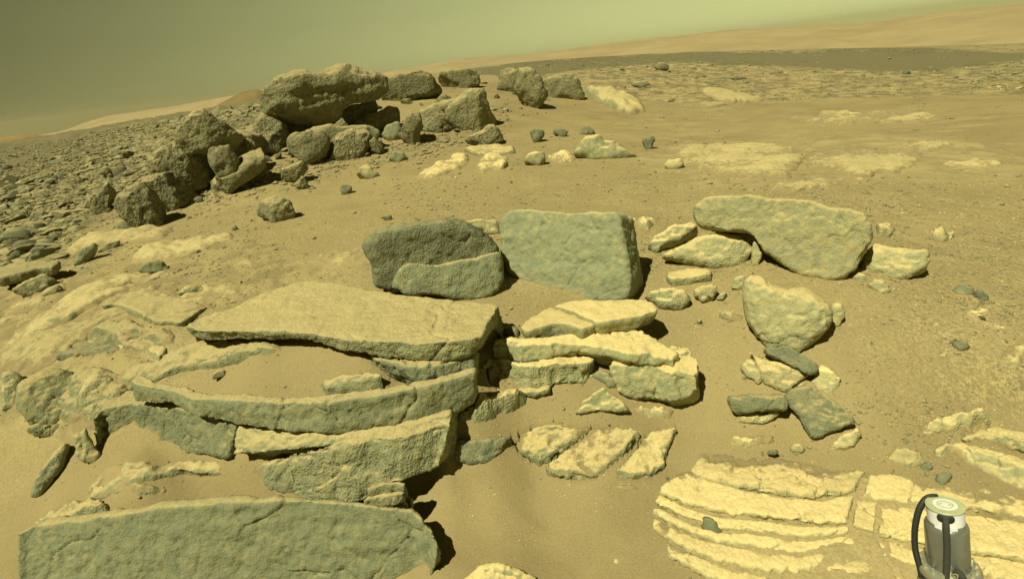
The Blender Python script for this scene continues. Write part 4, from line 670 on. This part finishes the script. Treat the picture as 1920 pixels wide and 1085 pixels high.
# the sand lies below the plates and ledges; then everything that stands on it
gxy = np.stack(np.meshgrid(GA, np.exp(GL), indexing='ij'), -1).reshape(-1, 2); gxx, gyy = np.sin(gxy[:, 0]) * gxy[:, 1], np.cos(gxy[:, 0]) * gxy[:, 1]; gzz = GZ.ravel().copy()
for poly, zz in CARVE:
    lo_, hi_ = poly.min(0), poly.max(0); bb = np.where((gxx > lo_[0]) & (gxx < hi_[0]) & (gyy > lo_[1]) & (gyy < hi_[1]))[0]
    if len(bb): ins = bb[inside(gxx[bb], gyy[bb], poly.tolist())]; gzz[ins] = np.minimum(gzz[ins], zz - 0.035)
GZ[:] = gzz.reshape(GZ.shape)
LATE[0] = True
for fn in DEFER: fn()
for poly, zz in CARVE:
    lo_, hi_ = poly.min(0), poly.max(0); bb = np.where((GXYZ[:, 0] > lo_[0]) & (GXYZ[:, 0] < hi_[0]) & (GXYZ[:, 1] > lo_[1]) & (GXYZ[:, 1] < hi_[1]))[0]
    if len(bb): ins = bb[inside(GXYZ[bb, 0], GXYZ[bb, 1], poly.tolist())]; GXYZ[ins, 2] = np.minimum(GXYZ[ins, 2], zz - 0.035)
GROUND_ME.vertices.foreach_set('co', GXYZ.astype(np.float32).ravel()); GROUND_ME.update()

# ------------------------------------------------------------------ make all the solids at once
objs = []
for q in QUEUE:
    me = bpy.data.meshes.new(q['name']); c = q['V'].mean(0); base = np.array([c[0], c[1], q['V'][:, 2].min()])
    q['base'] = base; me.from_pydata((q['V'] - base).tolist(), [], [list(f) for f in q['F']]); me.update()
    bm = bmesh.new(); bm.from_mesh(me); bmesh.ops.recalc_face_normals(bm, faces=bm.faces); bm.to_mesh(me); bm.free()
    o = bpy.data.objects.new(q['name'], me); o.location = base; COL.objects.link(o)
    md = o.modifiers.new('r', 'REMESH'); md.mode = 'VOXEL'; md.voxel_size = q['vox']; md.use_smooth_shade = True
    objs.append(o)
bpy.context.view_layer.update(); dg = bpy.context.evaluated_depsgraph_get(); NT = 0
for q, o in zip(QUEUE, objs):
    me = bpy.data.meshes.new_from_object(o.evaluated_get(dg)); old = o.data; o.modifiers.clear(); o.data = me; bpy.data.meshes.remove(old); me.name = q['name']
    nv = len(me.vertices)
    if nv == 0: print('EMPTY', q['name'], q['label']); continue
    V = np.empty(nv * 3, np.float32); me.vertices.foreach_get('co', V); V = V.reshape(-1, 3).astype(float)
    E_ = np.empty(len(me.edges) * 2, np.int32); me.edges.foreach_get('vertices', E_); E_ = E_.reshape(-1, 2)
    deg = np.bincount(E_.ravel(), minlength=nv).astype(float)
    for _ in range(q['smooth']):
        S = np.stack([np.bincount(E_[:, 0], V[E_[:, 1], k], nv) + np.bincount(E_[:, 1], V[E_[:, 0], k], nv) for k in range(3)], 1) / np.maximum(deg, 1)[:, None]
        V = V * 0.58 + S * 0.42
    if q['cut']:
        rc_ = np.random.default_rng(int(abs(q['base'][0] * 997 + q['base'][1] * 131)) + 3); cc_ = V.mean(0)
        for _ in range(q['cut']):
            nn = rc_.normal(size=3); nn /= np.linalg.norm(nn); dd = (V - cc_) @ nn; off = np.quantile(dd, rc_.uniform(0.87, 0.97)); V = V - np.clip(dd - off, 0, None)[:, None] * nn * 0.9
    me.vertices.foreach_set('co', V.astype(np.float32).ravel()); me.update()
    Nn = np.empty(nv * 3, np.float32); me.vertices.foreach_get('normal', Nn); Nn = Nn.reshape(-1, 3).astype(float)
    Wp = V + q['base'] + 5.0; s = q['size']; vx = q['vox']
    a = q['rough'] * s
    d = a * (fbm(Wp / (s * 0.30), 4) * 1.0 + ridged(Wp / (s * 0.14), 3) * 0.35)
    g_ = max(vx * 2.0, 0.008)
    d += fbm(Wp / (g_ * 4.0), 2, 0.6) * g_ * 0.45 + vnoise(Wp / (g_ * 0.9)) * g_ * 0.16
    if q['strata']: d += q['strata'] * s * 0.05 * fbm(Wp * np.array([0.7, 0.7, 7.0]) / (s * 0.5), 3)
    if q['pit']:
        ps = max(vx * 5.5, 0.02); f1, bv, f2 = worley(Wp / ps + fbm(Wp / ps, 2)[:, None] * 0.35)
        d -= q['pit'] * ps * 0.26 * np.clip(1 - f1 / 0.5, 0, 1) * (bv > -0.25)
        f1, bv, f2 = worley(Wp / (ps * 3.1)); d += q['pit'] * ps * 0.35 * np.clip(0.6 - f1, -0.35, 0.5)
    if q['crack'] or q['ragged']:
        cs_ = max(0.22, 0.32 * s); wq = Wp / cs_ + np.stack([fbm(Wp / (cs_ * 0.5) + o_, 3) for o_ in (0, 31, 67)], 1) * 0.30
        f1, bv, f2 = worley(wq * np.array([1.0, 1.0, 1.6])); wdt = 1.5 * vx / cs_
        ck_ = q['crack'] or 0.7
        d -= ck_ * min(0.018, 1.6 * vx) * np.clip(1 - (f2 - f1) / wdt, 0, 1) * np.clip(fbm(Wp / cs_ + 5, 2) * 4 + 0.6, 0, 1) - ck_ * bv * min(0.006, 0.5 * vx)
    if q['chip']: sc_ = min(s, 0.45); d -= (q['chip'] * sc_ * 0.05 * np.clip((fbm(Wp / (sc_ * 0.16) + 11, 3) - 0.16) * 3.0, 0, 1) + q['chip'] * sc_ * 0.03 * np.clip((fbm(Wp / (sc_ * 0.06) + 23, 2) - 0.18) * 3.0, 0, 1)) * (1 - 0.8 * np.clip((Nn[:, 2] - 0.6) / 0.3, 0, 1))
    V = V + Nn * d[:, None]
    if q['ragged']: V[:, 2] += q['ragged'] * (fbm(Wp / max(s * 0.30, 0.12), 4, 0.55) * 1.5 - q['sunk']) + fbm(Wp / max(s * 0.07, 0.03), 3) * min(q['ragged'] * 0.35, 0.012)
    hz = V[:, 2] + q['base'][2] - terrain(V[:, 0] + q['base'][0], V[:, 1] + q['base'][1]); h0 = min(0.012 + 0.009 * q['depth'], 0.13, 0.35 * s)
    dv_ = np.clip(1 - hz / h0, 0, 1) * np.clip((Nn[:, 2] - 0.05) / 0.5, 0, 1)
    at_ = me.attributes.new('drift', 'FLOAT', 'POINT'); at_.data.foreach_set('value', dv_.astype(np.float32))
    me.vertices.foreach_set('co', V.astype(np.float32).ravel()); me.polygons.foreach_set('use_smooth', np.ones(len(me.polygons), bool)); me.update()
    me.materials.clear(); me.materials.append(MAT[q['mat']]); NT += 2 * len(me.polygons)
    if q['parent'] is not None:
        o.parent = q['parent']; o.location = Vector(q['base']) - q['parent'].location
        if q['plab']: o['label'] = q['plab']
    else: tag(o, q['label'], {'boulder': 'boulder', 'rock_ledge': 'rock ledge', 'rock_slab': 'rock slab', 'bedrock_swell': 'bedrock', 'bedrock_pavement': 'bedrock', 'stone': 'stone', 'flat_stone': 'stone'}.get(q['name'], 'rock'), q['group'])
print('queued rocks', len(QUEUE), 'triangles', NT)

GZM = GXYZ[:, 2].reshape(len(ga), len(gd)); LGD = np.log(gd)
def sand_z(x, y):
    a_ = np.clip(np.interp(np.arctan2(x, y), ga, np.arange(len(ga))), 0, len(ga) - 1.001); l_ = np.clip(np.interp(np.log(np.hypot(x, y)), LGD, np.arange(len(gd))), 0, len(gd) - 1.001)
    i0, j0 = a_.astype(int), l_.astype(int); fi, fj = a_ - i0, l_ - j0
    return GZM[i0, j0]*(1-fi)*(1-fj) + GZM[i0+1, j0]*fi*(1-fj) + GZM[i0, j0+1]*(1-fi)*fj + GZM[i0+1, j0+1]*fi*fj
# ------------------------------------------------------------------ loose stones: a few shapes, many copies
def proto(seed, sub=3, flat=0.6, rough=0.08):
    r = np.random.default_rng(seed); bm = bmesh.new(); bmesh.ops.create_icosphere(bm, subdivisions=sub, radius=1.0)
    V = np.array([v.co[:] for v in bm.verts])
    for _ in range(11):
        nn = r.normal(size=3); nn /= np.linalg.norm(nn); off = r.uniform(0.35, 0.75); dd = V @ nn
        V = V - np.clip(dd - off, 0, None)[:, None] * nn
    V = V * np.array([r.uniform(.9, 1.25), r.uniform(.65, .95), flat * r.uniform(.8, 1.2)])
    nrm = V / np.linalg.norm(V, axis=1)[:, None]; V = V + nrm * (fbm(V * 2.2 + seed * 7, 3) * rough * 1.6 + fbm(V * 7 + seed, 2) * rough * 0.5)[:, None]
    for v, c in zip(bm.verts, V): v.co = c
    me = bpy.data.meshes.new('stone'); bm.to_mesh(me); bm.free(); me.polygons.foreach_set('use_smooth', np.ones(len(me.polygons), bool)); me.set_sharp_from_angle(angle=math.radians(24)); return me
PROTO = {}
for mt in ('rubble', 'dark', 'bed', 'pale', 'face', 'pit'):
    PROTO[mt] = []
    for s in range(5):
        me = proto(s * 13 + len(mt) * 101, flat=(0.36, 0.5, 0.65, 0.42, 0.28)[s], rough=0.05); me.materials.append(MAT[mt]); PROTO[mt].append(me)
def place_stone(px, py, w, mt, label, group, r, name='stone', lift=0.12, tilt=0.35):
    p = at_g([(px, py)])[0]; p[2] = sand_z(p[:1], p[1:2])[0]; dep = (p - C0) @ CF; sc = w * dep / 1000.0 / 2.1
    o = bpy.data.objects.new(name, PROTO[mt][r.integers(5)]); COL.objects.link(o)
    o.location = (p[0], p[1], p[2] + sc * lift); o.scale = (sc, sc * r.uniform(.8, 1.1), sc * r.uniform(.8, 1.15)); o.rotation_euler = (r.uniform(-tilt, tilt), r.uniform(-tilt, tilt), r.uniform(0, 6.3))
    tag(o, label, 'stone', group)
r = np.random.default_rng(5)
sx = np.array([q[0] for q in SKY_NEAR]); sy_ = np.array([q[1] for q in SKY_NEAR])
LOOK = {'rubble': 'grey-green', 'dark': 'dark', 'bed': 'dusty tan', 'pale': 'pale', 'face': 'smooth grey'}
def taken(x, y):
    return (x > 165 and 345 < y < 440) or (x > 255 and y > 240)
k = 0
while k < 230:                                                    # rubble on the left slope
    x = r.uniform(-15, 330); y = r.uniform(0, 1) ** 1.1; s0 = np.interp(x, sx, sy_) + 14; y = s0 + y * (505 - 0.3 * x - s0)
    if taken(x, y): continue
    f = (y - s0) / (505 - s0); w = (11 + 40 * f ** 0.8) * r.lognormal(0, 0.4); mt = r.choice(['rubble', 'rubble', 'dark', 'face'])
    zone = 'just below the skyline' if f < 0.2 else ('at the left border' if x < 90 else ('left of the pitted boulders' if y < 350 else 'below the rubble field'))
    place_stone(x, y, min(w, 75), mt, LOOK[mt] + ' stone on the left slope, ' + zone, 'rubble of the left slope', r, tilt=0.4, lift=-0.02, name='rubble_stone'); k += 1
PILE = [(395,300,30),(372,352,34),(318,318,40),(300,344,26),(355,382,22),(412,372,20),(455,352,24),(488,330,30),(505,300,28),(470,300,34),(520,296,30),(535,282,30),(600,262,34),(566,258,34),(642,262,26),(668,240,34),(690,232,30),(722,222,34),(742,212,30),(704,206,40),(760,196,36),(790,200,24),(800,216,28),(812,232,26),(840,246,24),(862,246,24),(774,240,22),(690,292,18),(620,304,22),(548,302,22),(930,252,18),(268,402,26),(316,400,22),(236,372,30),(205,398,22),(345,300,40),(430,300,26),(930,186,22),(966,178,24),(1012,188,20),(1026,186,18),(1086,184,20),(905,160,18),(822,168,22),(772,186,26)]
for x, y, w in PILE: place_stone(x + r.uniform(-4, 4), y + r.uniform(-3, 3), w * r.uniform(.8, 1.2), 'pit', 'pitted fragment filling the gaps of the ' + ('left boulder cluster' if x < 480 else ('boulder pile on the rise' if x < 900 else 'trio on the sand crest')), 'fragments between the pitted boulders', r, tilt=.6, lift=.15, name='pitted_fragment')
for k in range(52):                                               # bigger stones of the far right rubble belt
    x = r.uniform(1095, 1930); lo = np.interp(x, [1090, 1300, 1500, 1700, 1920], [122, 124, 134, 139, 120]); hi = np.interp(x, [1090, 1300, 1500, 1700, 1920], [185, 190, 180, 178, 172])
    y = lo + (hi - lo) * r.uniform(0, 1); mt = r.choice(['rubble', 'bed', 'bed', 'pale', 'dark'])
    place_stone(x, y, float(np.clip(r.lognormal(2.35, 0.35), 7, 26)), mt, LOOK[mt] + ' stone in the rubble belt of the far ' + ('centre' if x < 1400 else 'right') + ' plain', 'rubble belt of the far plain', r, tilt=.2, name='plain_stone')
k = 0
while k < 42:                                                     # loose stones on the open sand
    x = r.uniform(330, 1920); y = r.uniform(0, 1) ** 1.3 * 480 + 225
    if (x < 1310 and y > 540) or (y < 340 and x < 800) or (y > 660 and x < 1640): continue
    mt = r.choice(['rubble', 'dark', 'bed', 'pale'])
    place_stone(x, y, float(np.clip(r.lognormal(2.0, 0.4), 6, 17)), mt, LOOK[mt] + ' pebble-sized stone on the open sand ' + ('left of the big blocks' if x < 680 else ('behind the big blocks' if y < 400 else 'at the right')), 'stones scattered on the sand', r, name='pebble'); k += 1
for x, y, w, mt, lab in [(415,705,34,'pale','lone pale rounded stone on the sand in front of the flat top slab'),(957,580,14,'pale','tiny pale stone in the sandy gap beside the flat slab'),(1018,593,14,'dark','tiny dark stone on the cracked-off half slab'),(1802,648,12,'dark','tiny dark chip beside the dark angular stone'),
                     (1655,432,16,'dark','small dark chip right of the largest pale boulder'),(1430,848,14,'dark','dark round pebble at the top left of the layered outcrop'),(1155,1052,14,'pale','pale pebble alone in the sand at the bottom'),(1840,600,22,'dark','dark flat stone on patchy bright bedrock at the right'),(1770,668,20,'pale','pale stone in gravel below the dark angular stone'),
                     (1225,243,26,'bright','x')]:
    if lab == 'x': continue
    place_stone(x, y, w, mt, lab, None, r)
# gravel: countless grit, one mass
ico = bmesh.new(); bmesh.ops.create_icosphere(ico, subdivisions=1, radius=1.0); IV = np.array([v.co[:] for v in ico.verts]); IF = np.array([[v.index for v in f.verts] for f in ico.faces]); ico.free()
def strew(name, label, P, size_px, mat, seed):
    rr = np.random.default_rng(seed); gp = at_g(P); gp[:, 2] = sand_z(gp[:, 0], gp[:, 1]); dep = (gp - C0) @ CF; ss = dep / 1000 * size_px; n_ = len(gp)
    rot = rr.uniform(0, 6.28, n_); sv = IV[None] * rr.uniform(.55, 1.2, (n_, 12, 1)) * np.stack([np.ones(n_), rr.uniform(.6, 1, n_), rr.uniform(.35, .8, n_)], 1)[:, None]
    gv = np.stack([sv[..., 0] * np.cos(rot)[:, None] - sv[..., 1] * np.sin(rot)[:, None], sv[..., 0] * np.sin(rot)[:, None] + sv[..., 1] * np.cos(rot)[:, None], sv[..., 2]], -1) * ss[:, None, None] + gp[:, None]
    gt = (IF[None] + (np.arange(n_) * 12)[:, None, None]).reshape(-1, 3)
    me = np_mesh(name, gv.reshape(-1, 3), tris=gt); me.polygons.foreach_set('use_smooth', np.zeros(len(me.polygons), bool)); me.materials.append(MAT[mat]); o = bpy.data.objects.new(name, me); COL.objects.link(o); tag(o, label, name.split('_')[-1], kind='stuff')
gx = []
while len(gx) < 16000:
    n_ = 8000; xx = r.uniform(-50, 1970, n_); s1 = np.interp(xx, sx, sy_) + 12; yy = s1 + (915 - s1) * r.uniform(0, 1, n_) ** 1.1
    pr = np.clip(fbm(np.stack([xx / 160, yy / 60, np.zeros(n_)], 1), 3) * 1.6 + 0.35, 0.02, 1)
    pr *= np.where((yy > 330) & (yy < 520), 1.0, 0.3) * (1 + 4 * np.clip((xx + 60 * np.sin(yy / 37) - 1580) / 160, 0, 1) * (yy > 400)) * np.where((xx < 900) & (yy > 600), 0.15, 1) * np.where((xx > 1180) & (yy > 520), 0.2 + 0.8 * np.clip((xx + 60 * np.sin(yy / 37) - 1560) / 160, 0, 1), 1)
    kp = r.uniform(0, 1, n_) < pr * 0.6; gx += list(zip(xx[kp], yy[kp]))
FEET = []
for q in QUEUE:
    if q['depth'] > 14: continue
    rel_ = q['V'] - C0; dp_ = np.maximum(rel_ @ CF, .1); uu = 960 + FPX * (rel_ @ CR) / dp_; vv = 542.5 - FPX * (rel_ @ CU) / dp_; gh_ = q['V'][:, 2] - terrain(q['V'][:, 0], q['V'][:, 1])
    ft_ = np.where(np.abs(gh_) < 0.06)[0]
    if len(ft_) < 4: continue
    for j in r.choice(ft_, min(14, len(ft_))): FEET.append((uu[j] + r.normal(0, 9), vv[j] + abs(r.normal(0, 7))))
print('feet', len(FEET)); gx = np.array(gx[:16000 - len(FEET)] + FEET); strew('gravel', 'fine gravel strewn over the sand', gx, r.lognormal(0.55, 0.55, 16000).clip(0.6, 6.0), 'rubble', 3)
n_ = 8000; xx = r.uniform(-40, 520, n_); s1 = np.interp(xx, sx, sy_) + 4; ff = r.uniform(0, 1, n_) ** 1.1; yy = s1 + ff * np.clip(480 - 0.62 * xx + 70 * fbm(np.stack([xx / 60, ff * 4, np.zeros(n_)], 1), 3) + r.normal(0, 22, n_) - s1, 8, None)
strew('hillside_rubble', 'dense mass of small dark rubble on the left slope', np.stack([xx, yy], 1), (2.0 + 6.5 * ff) * r.lognormal(0, 0.35, n_), 'rubble', 8)
n_ = 9000; xx = r.uniform(860, 1930, n_); yy = 340 + 680 * r.uniform(0, 1, n_) ** 1.15; kp = (fbm(np.stack([xx / 90, yy / 50, np.full(n_, 3.3)], 1), 3) + 0.25 * np.clip((xx - 1500) / 200, 0, 1) > 0.0) & ~((xx > 1230) & (yy > 870)); xx, yy = xx[kp], yy[kp]
strew('grit', 'pale grit and chips on the sand between the rocks', np.stack([xx, yy], 1), r.lognormal(0.15, 0.45, len(xx)).clip(.5, 3.2), 'mid', 14)
n_ = 2200; xx = r.uniform(175, 960, n_); yc = np.interp(xx, [175, 300, 420, 520, 620, 720, 850, 960], [395, 372, 365, 325, 300, 285, 262, 215]); yy = yc + r.normal(0, 16, n_)
strew('pile_rubble', 'small rubble and chips around the feet of the pitted boulders', np.stack([xx, yy], 1), r.lognormal(0.9, 0.55, n_).clip(.8, 8), 'pit', 12)
n_ = 160; xx = r.uniform(1815, 1935, n_); yy = 172 - r.uniform(0, 1, n_) * np.interp(xx, [1815, 1850, 1935], [15, 40, 52]); strew('mound_rubble', 'rubble on the rise at the far right border', np.stack([xx, yy], 1), r.lognormal(1.2, 0.5, n_).clip(1, 8), 'rubble', 13)
n_ = 2600; xx = r.uniform(960, 1960, n_); s1 = np.interp(xx, [960, 1090, 1300, 1500, 1700, 1850, 1920], [122, 118, 116, 128, 137, 125, 114]); yy = s1 + r.uniform(0, 1, n_) ** 1.2 * (np.interp(xx, [960, 1200, 1500, 1920], [150, 192, 186, 176]) - s1)
kp = fbm(np.stack([xx / 70, yy / 12, np.zeros(n_)], 1), 3) > -0.12; xx, yy = xx[kp], yy[kp]
strew('plain_rubble', 'mass of small stones on the far right plain', np.stack([xx, yy], 1), r.lognormal(0.6, 0.4, len(xx)), 'rubble', 9)
xx = r.uniform(90, 1920, 700); yy = np.interp(xx, sx, sy_) + r.uniform(1, 14, 700); strew('skyline_rubble', 'tiny dark stones along the near skyline', np.stack([xx, yy], 1), r.lognormal(0.6, 0.4, 700), 'dark', 10)

# ------------------------------------------------------------------ instrument on its mount at the lower right
def plain(name, col, rough=0.5, metal=0.0, bumpy=0.0, bs_=60):
    m, t, N = nt(name); tcn = N('ShaderNodeTexCoord'); nz_ = N('ShaderNodeTexNoise', {'Vector': tcn.outputs['Object'], 'Scale': bs_, 'Detail': 4.0})
    f = N('ShaderNodeMapRange', {0: nz_.outputs[0], 1: 0.3, 2: 0.7}); c = N('ShaderNodeMix', {'Factor': f.outputs[0], 6: c4([v * 0.85 for v in col]), 7: c4(col)}, data_type='RGBA')
    b = N('ShaderNodeBsdfPrincipled', {'Base Color': c.outputs[2], 'Roughness': rough, 'Metallic': metal})
    if bumpy: b_ = N('ShaderNodeBump', {'Height': nz_.outputs[0], 'Strength': bumpy, 'Distance': 0.002}); t.links.new(b_.outputs[0], b.inputs['Normal'])
    N('ShaderNodeOutputMaterial', {0: b.outputs[0]}); return m
MI = {'body': plain('anodised_housing', (0.30, 0.31, 0.25), 0.30, 0.55), 'white': plain('white_enamel', (0.93, 0.93, 0.90), 0.25), 'lid': plain('lid_paint', (0.52, 0.55, 0.29), 0.4), 'black': plain('black_sleeve', (0.022, 0.024, 0.016), 0.6, 0, 0.5, 500),
      'braid': plain('braided_sleeve', (0.055, 0.06, 0.04), 0.6, 0, 1.0, 900), 'flange': plain('flange_metal', (0.42, 0.42, 0.30), 0.35, 0.5), 'bolt': plain('bolt_metal', (0.68, 0.64, 0.42), 0.3, 0.6), 'mark': plain('white_mark', (0.85, 0.86, 0.72), 0.4), 'wire': plain('tan_wire', (0.55, 0.42, 0.22), 0.5)}
ZI = 1.20; PI_ = at_z([(1776, 946)], [ZI])[0]; v_ = (PI_ - C0); dist = np.linalg.norm(v_); v_ /= dist
mm = float((PI_ - C0) @ CF) / 1000.0                       # metres per photo pixel there
J = np.stack([CR - (CR @ v_) / (CF @ v_) * CF, -CU + (CU @ v_) / (CF @ v_) * CF])
tgt = np.array([-0.05, -0.90]); A0 = J.T @ np.linalg.solve(J @ J.T, tgt); AX = A0 - v_ * math.sqrt(max(0.0, 1 - A0 @ A0)); AX /= np.linalg.norm(AX)
YY = v_ - (v_ @ AX) * AX; YY /= np.linalg.norm(YY); XX = np.cross(YY, AX)          # YY points away from the viewer
mz = mm / 0.91; mm = mm / 1.27; PI_ = PI_ - XX * 0.003
inst = bpy.data.objects.new('instrument', None); COL.objects.link(inst)
IM = Matrix.Identity(4)
for i in range(3): IM[i][0] = XX[i]; IM[i][1] = YY[i]; IM[i][2] = AX[i]; IM[i][3] = PI_[i]
tag(inst, 'grey and white cylindrical instrument with black cables at the lower right corner', 'instrument')
inst.matrix_world = IM; inst.empty_display_size = 0.05
def ipart(name, bm, mat, parent=None):
    me = bpy.data.meshes.new(name); bmesh.ops.recalc_face_normals(bm, faces=bm.faces); bm.to_mesh(me); bm.free(); me.polygons.foreach_set('use_smooth', np.ones(len(me.polygons), bool)); me.materials.append(MI[mat])
    try: me.set_sharp_from_angle(angle=math.radians(38))
    except Exception: pass
    o = bpy.data.objects.new(name, me); COL.objects.link(o); o.parent = parent or inst; return o
def lathe(prof, n=56, a0=0, a1=2 * math.pi):
    bm = bmesh.new(); full = abs(a1 - a0 - 2 * math.pi) < 1e-6; m_ = n if full else n + 1
    R = [[bm.verts.new((rr * mm * math.cos(a0 + (a1 - a0) * i / n), rr * mm * math.sin(a0 + (a1 - a0) * i / n), z * mz)) for i in range(m_)] for rr, z in prof]
    for a_, b_ in zip(R, R[1:]):
        for i in range(n): bm.faces.new((a_[i], a_[(i + 1) % m_], b_[(i + 1) % m_], b_[i]))
    return bm
def tube(pts, rad, n=12):
    bm = bmesh.new(); P = resample(np.array(pts, float), 40)
    for _ in range(6): P[1:-1] = (P[:-2] + P[1:-1] * 2 + P[2:]) / 4
    rings = []
    for i, p in enumerate(P):
        tdir = P[min(i + 1, 39)] - P[max(i - 1, 0)]; tdir /= np.linalg.norm(tdir); u = np.cross(tdir, [0.31, 0.2, 0.93]); u /= np.linalg.norm(u); w = np.cross(tdir, u)
        rings.append([bm.verts.new(tuple((p + rad * (math.cos(q) * u + math.sin(q) * w)) * np.array([mm, mm, mz]))) for q in np.linspace(0, 2 * math.pi, n, endpoint=False)])
    for a_, b_ in zip(rings, rings[1:]):
        for i in range(n): bm.faces.new((a_[i], a_[(i + 1) % n], b_[(i + 1) % n], b_[i]))
    bm.faces.new(rings[0]); bm.faces.new(rings[-1]); return bm
lid = ipart('lid', lathe([(0.01, 0), (37.5, 0), (38.3, -.6), (38.3, -3), (37, -4)]), 'lid')
ipart('ring_mark', lathe([(24, .35), (24, .5), (16, .55), (16, .35)]), 'mark', lid)
ipart('disc_mark', lathe([(13, .35), (13, .5), (0.01, .55)]), 'mark', lid)
for s in (-1, 1):
    bm = lathe([(3.2, .6), (3.2, .8), (0.01, .85)], 16); bmesh.ops.translate(bm, verts=bm.verts, vec=(s * 8.5 * mm, 0, 0)); ipart('dot_mark', bm, 'lid', lid)
    ipart('arc_mark', lathe([(11.2, .6), (11.2, .8), (9.6, .8), (9.6, .6)], 20, math.pi / 2 * s - 0.7, math.pi / 2 * s + 0.7), 'lid', lid)
col_ = ipart('collar', lathe([(36.3, -3.2), (36.3, -42)]), 'white')
for a_ in (-2.55, -0.6): ipart('collar_patch', lathe([(36.9, -28), (37.1, -28.3), (37.1, -42)], 14, a_ - 0.36, a_ + 0.36), 'body', col_)
body = ipart('housing', lathe([(36.2, -33), (38.5, -33), (41.5, -35), (43, -38.5), (43.2, -45), (43.2, -118), (42, -120)]), 'body')
bm = bmesh.new(); rg = [[bm.verts.new(((rr * math.cos(q)) * mm, (-36.0 - yy_) * mm, (-10.5 + 0.55 * rr * math.sin(q)) * mz)) for q in np.linspace(0, 2 * math.pi, 24, endpoint=False)] for rr, yy_ in ((17, -2.5), (16, .8), (9, 3.5), (7, 5))]
for a_, b_ in zip(rg, rg[1:]):
    for i in range(24): bm.faces.new((a_[i], a_[(i + 1) % 24], b_[(i + 1) % 24], b_[i]))
bm.faces.new(rg[-1]); ipart('cable_socket', bm, 'black')
ipart('cable', tube([(0, -39, -9), (0, -45, -12), (0, -47.5, -22), (0, -49, -60), (-3, -50, -95), (-7, -52, -130), (-12, -56, -180)], 6.8), 'braid')['label'] = 'braided grey cable down the front of the housing'
ipart('cable', tube([(-14, 35, -4), (-30, 27, -2), (-42, 18, -8), (-54, 8, -28), (-62, -2, -58), (-64, -10, -90), (-60, -18, -108), (-55, -24, -122), (-53, -26, -140)], 7.0), 'black')['label'] = 'black cable arching out on the left side'
ipart('flange', lathe([(43, -114), (56, -115), (62, -117), (64, -120), (64, -128), (60, -132), (46, -134)], 8 * 6), 'flange')
ipart('skirt', lathe([(46, -132), (57, -134), (66, -165), (80, -230), (80, -240), (20, -240)], 10), 'body')
for kk in range(16):
    q = kk / 16 * 2 * math.pi + 0.2; bm = lathe([(4.6, -105), (5.0, -106), (5.0, -118)] if kk % 2 else [(3.4, -103), (3.8, -105), (3.8, -118)], 6)
    vt = [v for v in bm.verts if v.co.z > -105.5 * mz]; bm.faces.new(sorted(vt, key=lambda v: math.atan2(v.co.y, v.co.x))) if len(vt) >= 3 else None
    bmesh.ops.translate(bm, verts=bm.verts, vec=(54 * mm * math.cos(q), 54 * mm * math.sin(q), (-4.5) * mz)); ipart('bolt', bm, 'bolt')
bm = lathe([(9.5, -112), (10, -114), (10, -160)], 18); bmesh.ops.translate(bm, verts=bm.verts, vec=(18 * mm, -56 * mm, 0)); ipart('connector', bm, 'body')
ipart('cable', tube([(14, -46, -104), (20, -52, -102), (27, -55, -110), (30, -56, -130), (30, -58, -170)], 7.5), 'braid')['label'] = 'short braided cable bending over at the base'
ipart('tie_wire', tube([(6, -54, -106), (10, -58, -101), (18, -61, -100), (13, -63, -112), (14, -66, -135), (10, -68, -165)], 1.1, 6), 'wire')
bm = bmesh.new(); bmesh.ops.create_cube(bm, size=1.0); bmesh.ops.scale(bm, verts=bm.verts, vec=(17 * mm, 3 * mm, 30 * mz)); bmesh.ops.bevel(bm, geom=bm.edges[:], offset=1.0 * mm, segments=2, affect='EDGES'); bmesh.ops.translate(bm, verts=bm.verts, vec=(18 * mm, -69 * mm, -146 * mz)); ipart('cable_tag', bm, 'white')
# post that carries it down to the ground
pb = bmesh.new(); P0 = PI_ - AX * 236 * mz; gz = float(terrain(np.array([P0[0]]), np.array([P0[1]]))[0]) - 0.05
IMi = IM.inverted(); ringsP = []
for z_, rr in ((P0[2] + 0.01, 0.045), (gz, 0.05)):
    ringsP.append([pb.verts.new(IMi @ Vector((P0[0] + rr * math.cos(q), P0[1] + rr * math.sin(q), z_))) for q in np.linspace(0, 2 * math.pi, 20, endpoint=False)])
for i in range(20): pb.faces.new((ringsP[0][i], ringsP[0][(i + 1) % 20], ringsP[1][(i + 1) % 20], ringsP[1][i]))
ipart('post', pb, 'body')

# ------------------------------------------------------------------ dusty air
zlo, zhi = -137.0, 22.0   # a metre below the lowest ground, just above the hills
hb = bmesh.new(); bmesh.ops.create_cube(hb, size=1.0); bmesh.ops.scale(hb, verts=hb.verts, vec=(3400, 3400, zhi - zlo)); bmesh.ops.translate(hb, verts=hb.verts, vec=(0, 0, (zhi + zlo) / 2))
hm_ = bpy.data.meshes.new('haze'); hb.to_mesh(hm_); hb.free(); m, t, N = nt('dusty_air'); pv = N('ShaderNodeVolumePrincipled', {'Color': (0.92, 0.80, 0.42, 1), 'Density': 0.0006, 'Anisotropy': 0.3}); N('ShaderNodeOutputMaterial', {'Volume': pv.outputs[0]})
hm_.materials.append(m); haze = bpy.data.objects.new('haze', hm_); COL.objects.link(haze); tag(haze, kind='stuff')
allz = [(o.name, (o.matrix_world @ Vector(c)).z) for o in (bpy.data.objects['far_hills'], ground) for c in o.bound_box]; print('Z range', min(z for _, z in allz), max(z for _, z in allz))
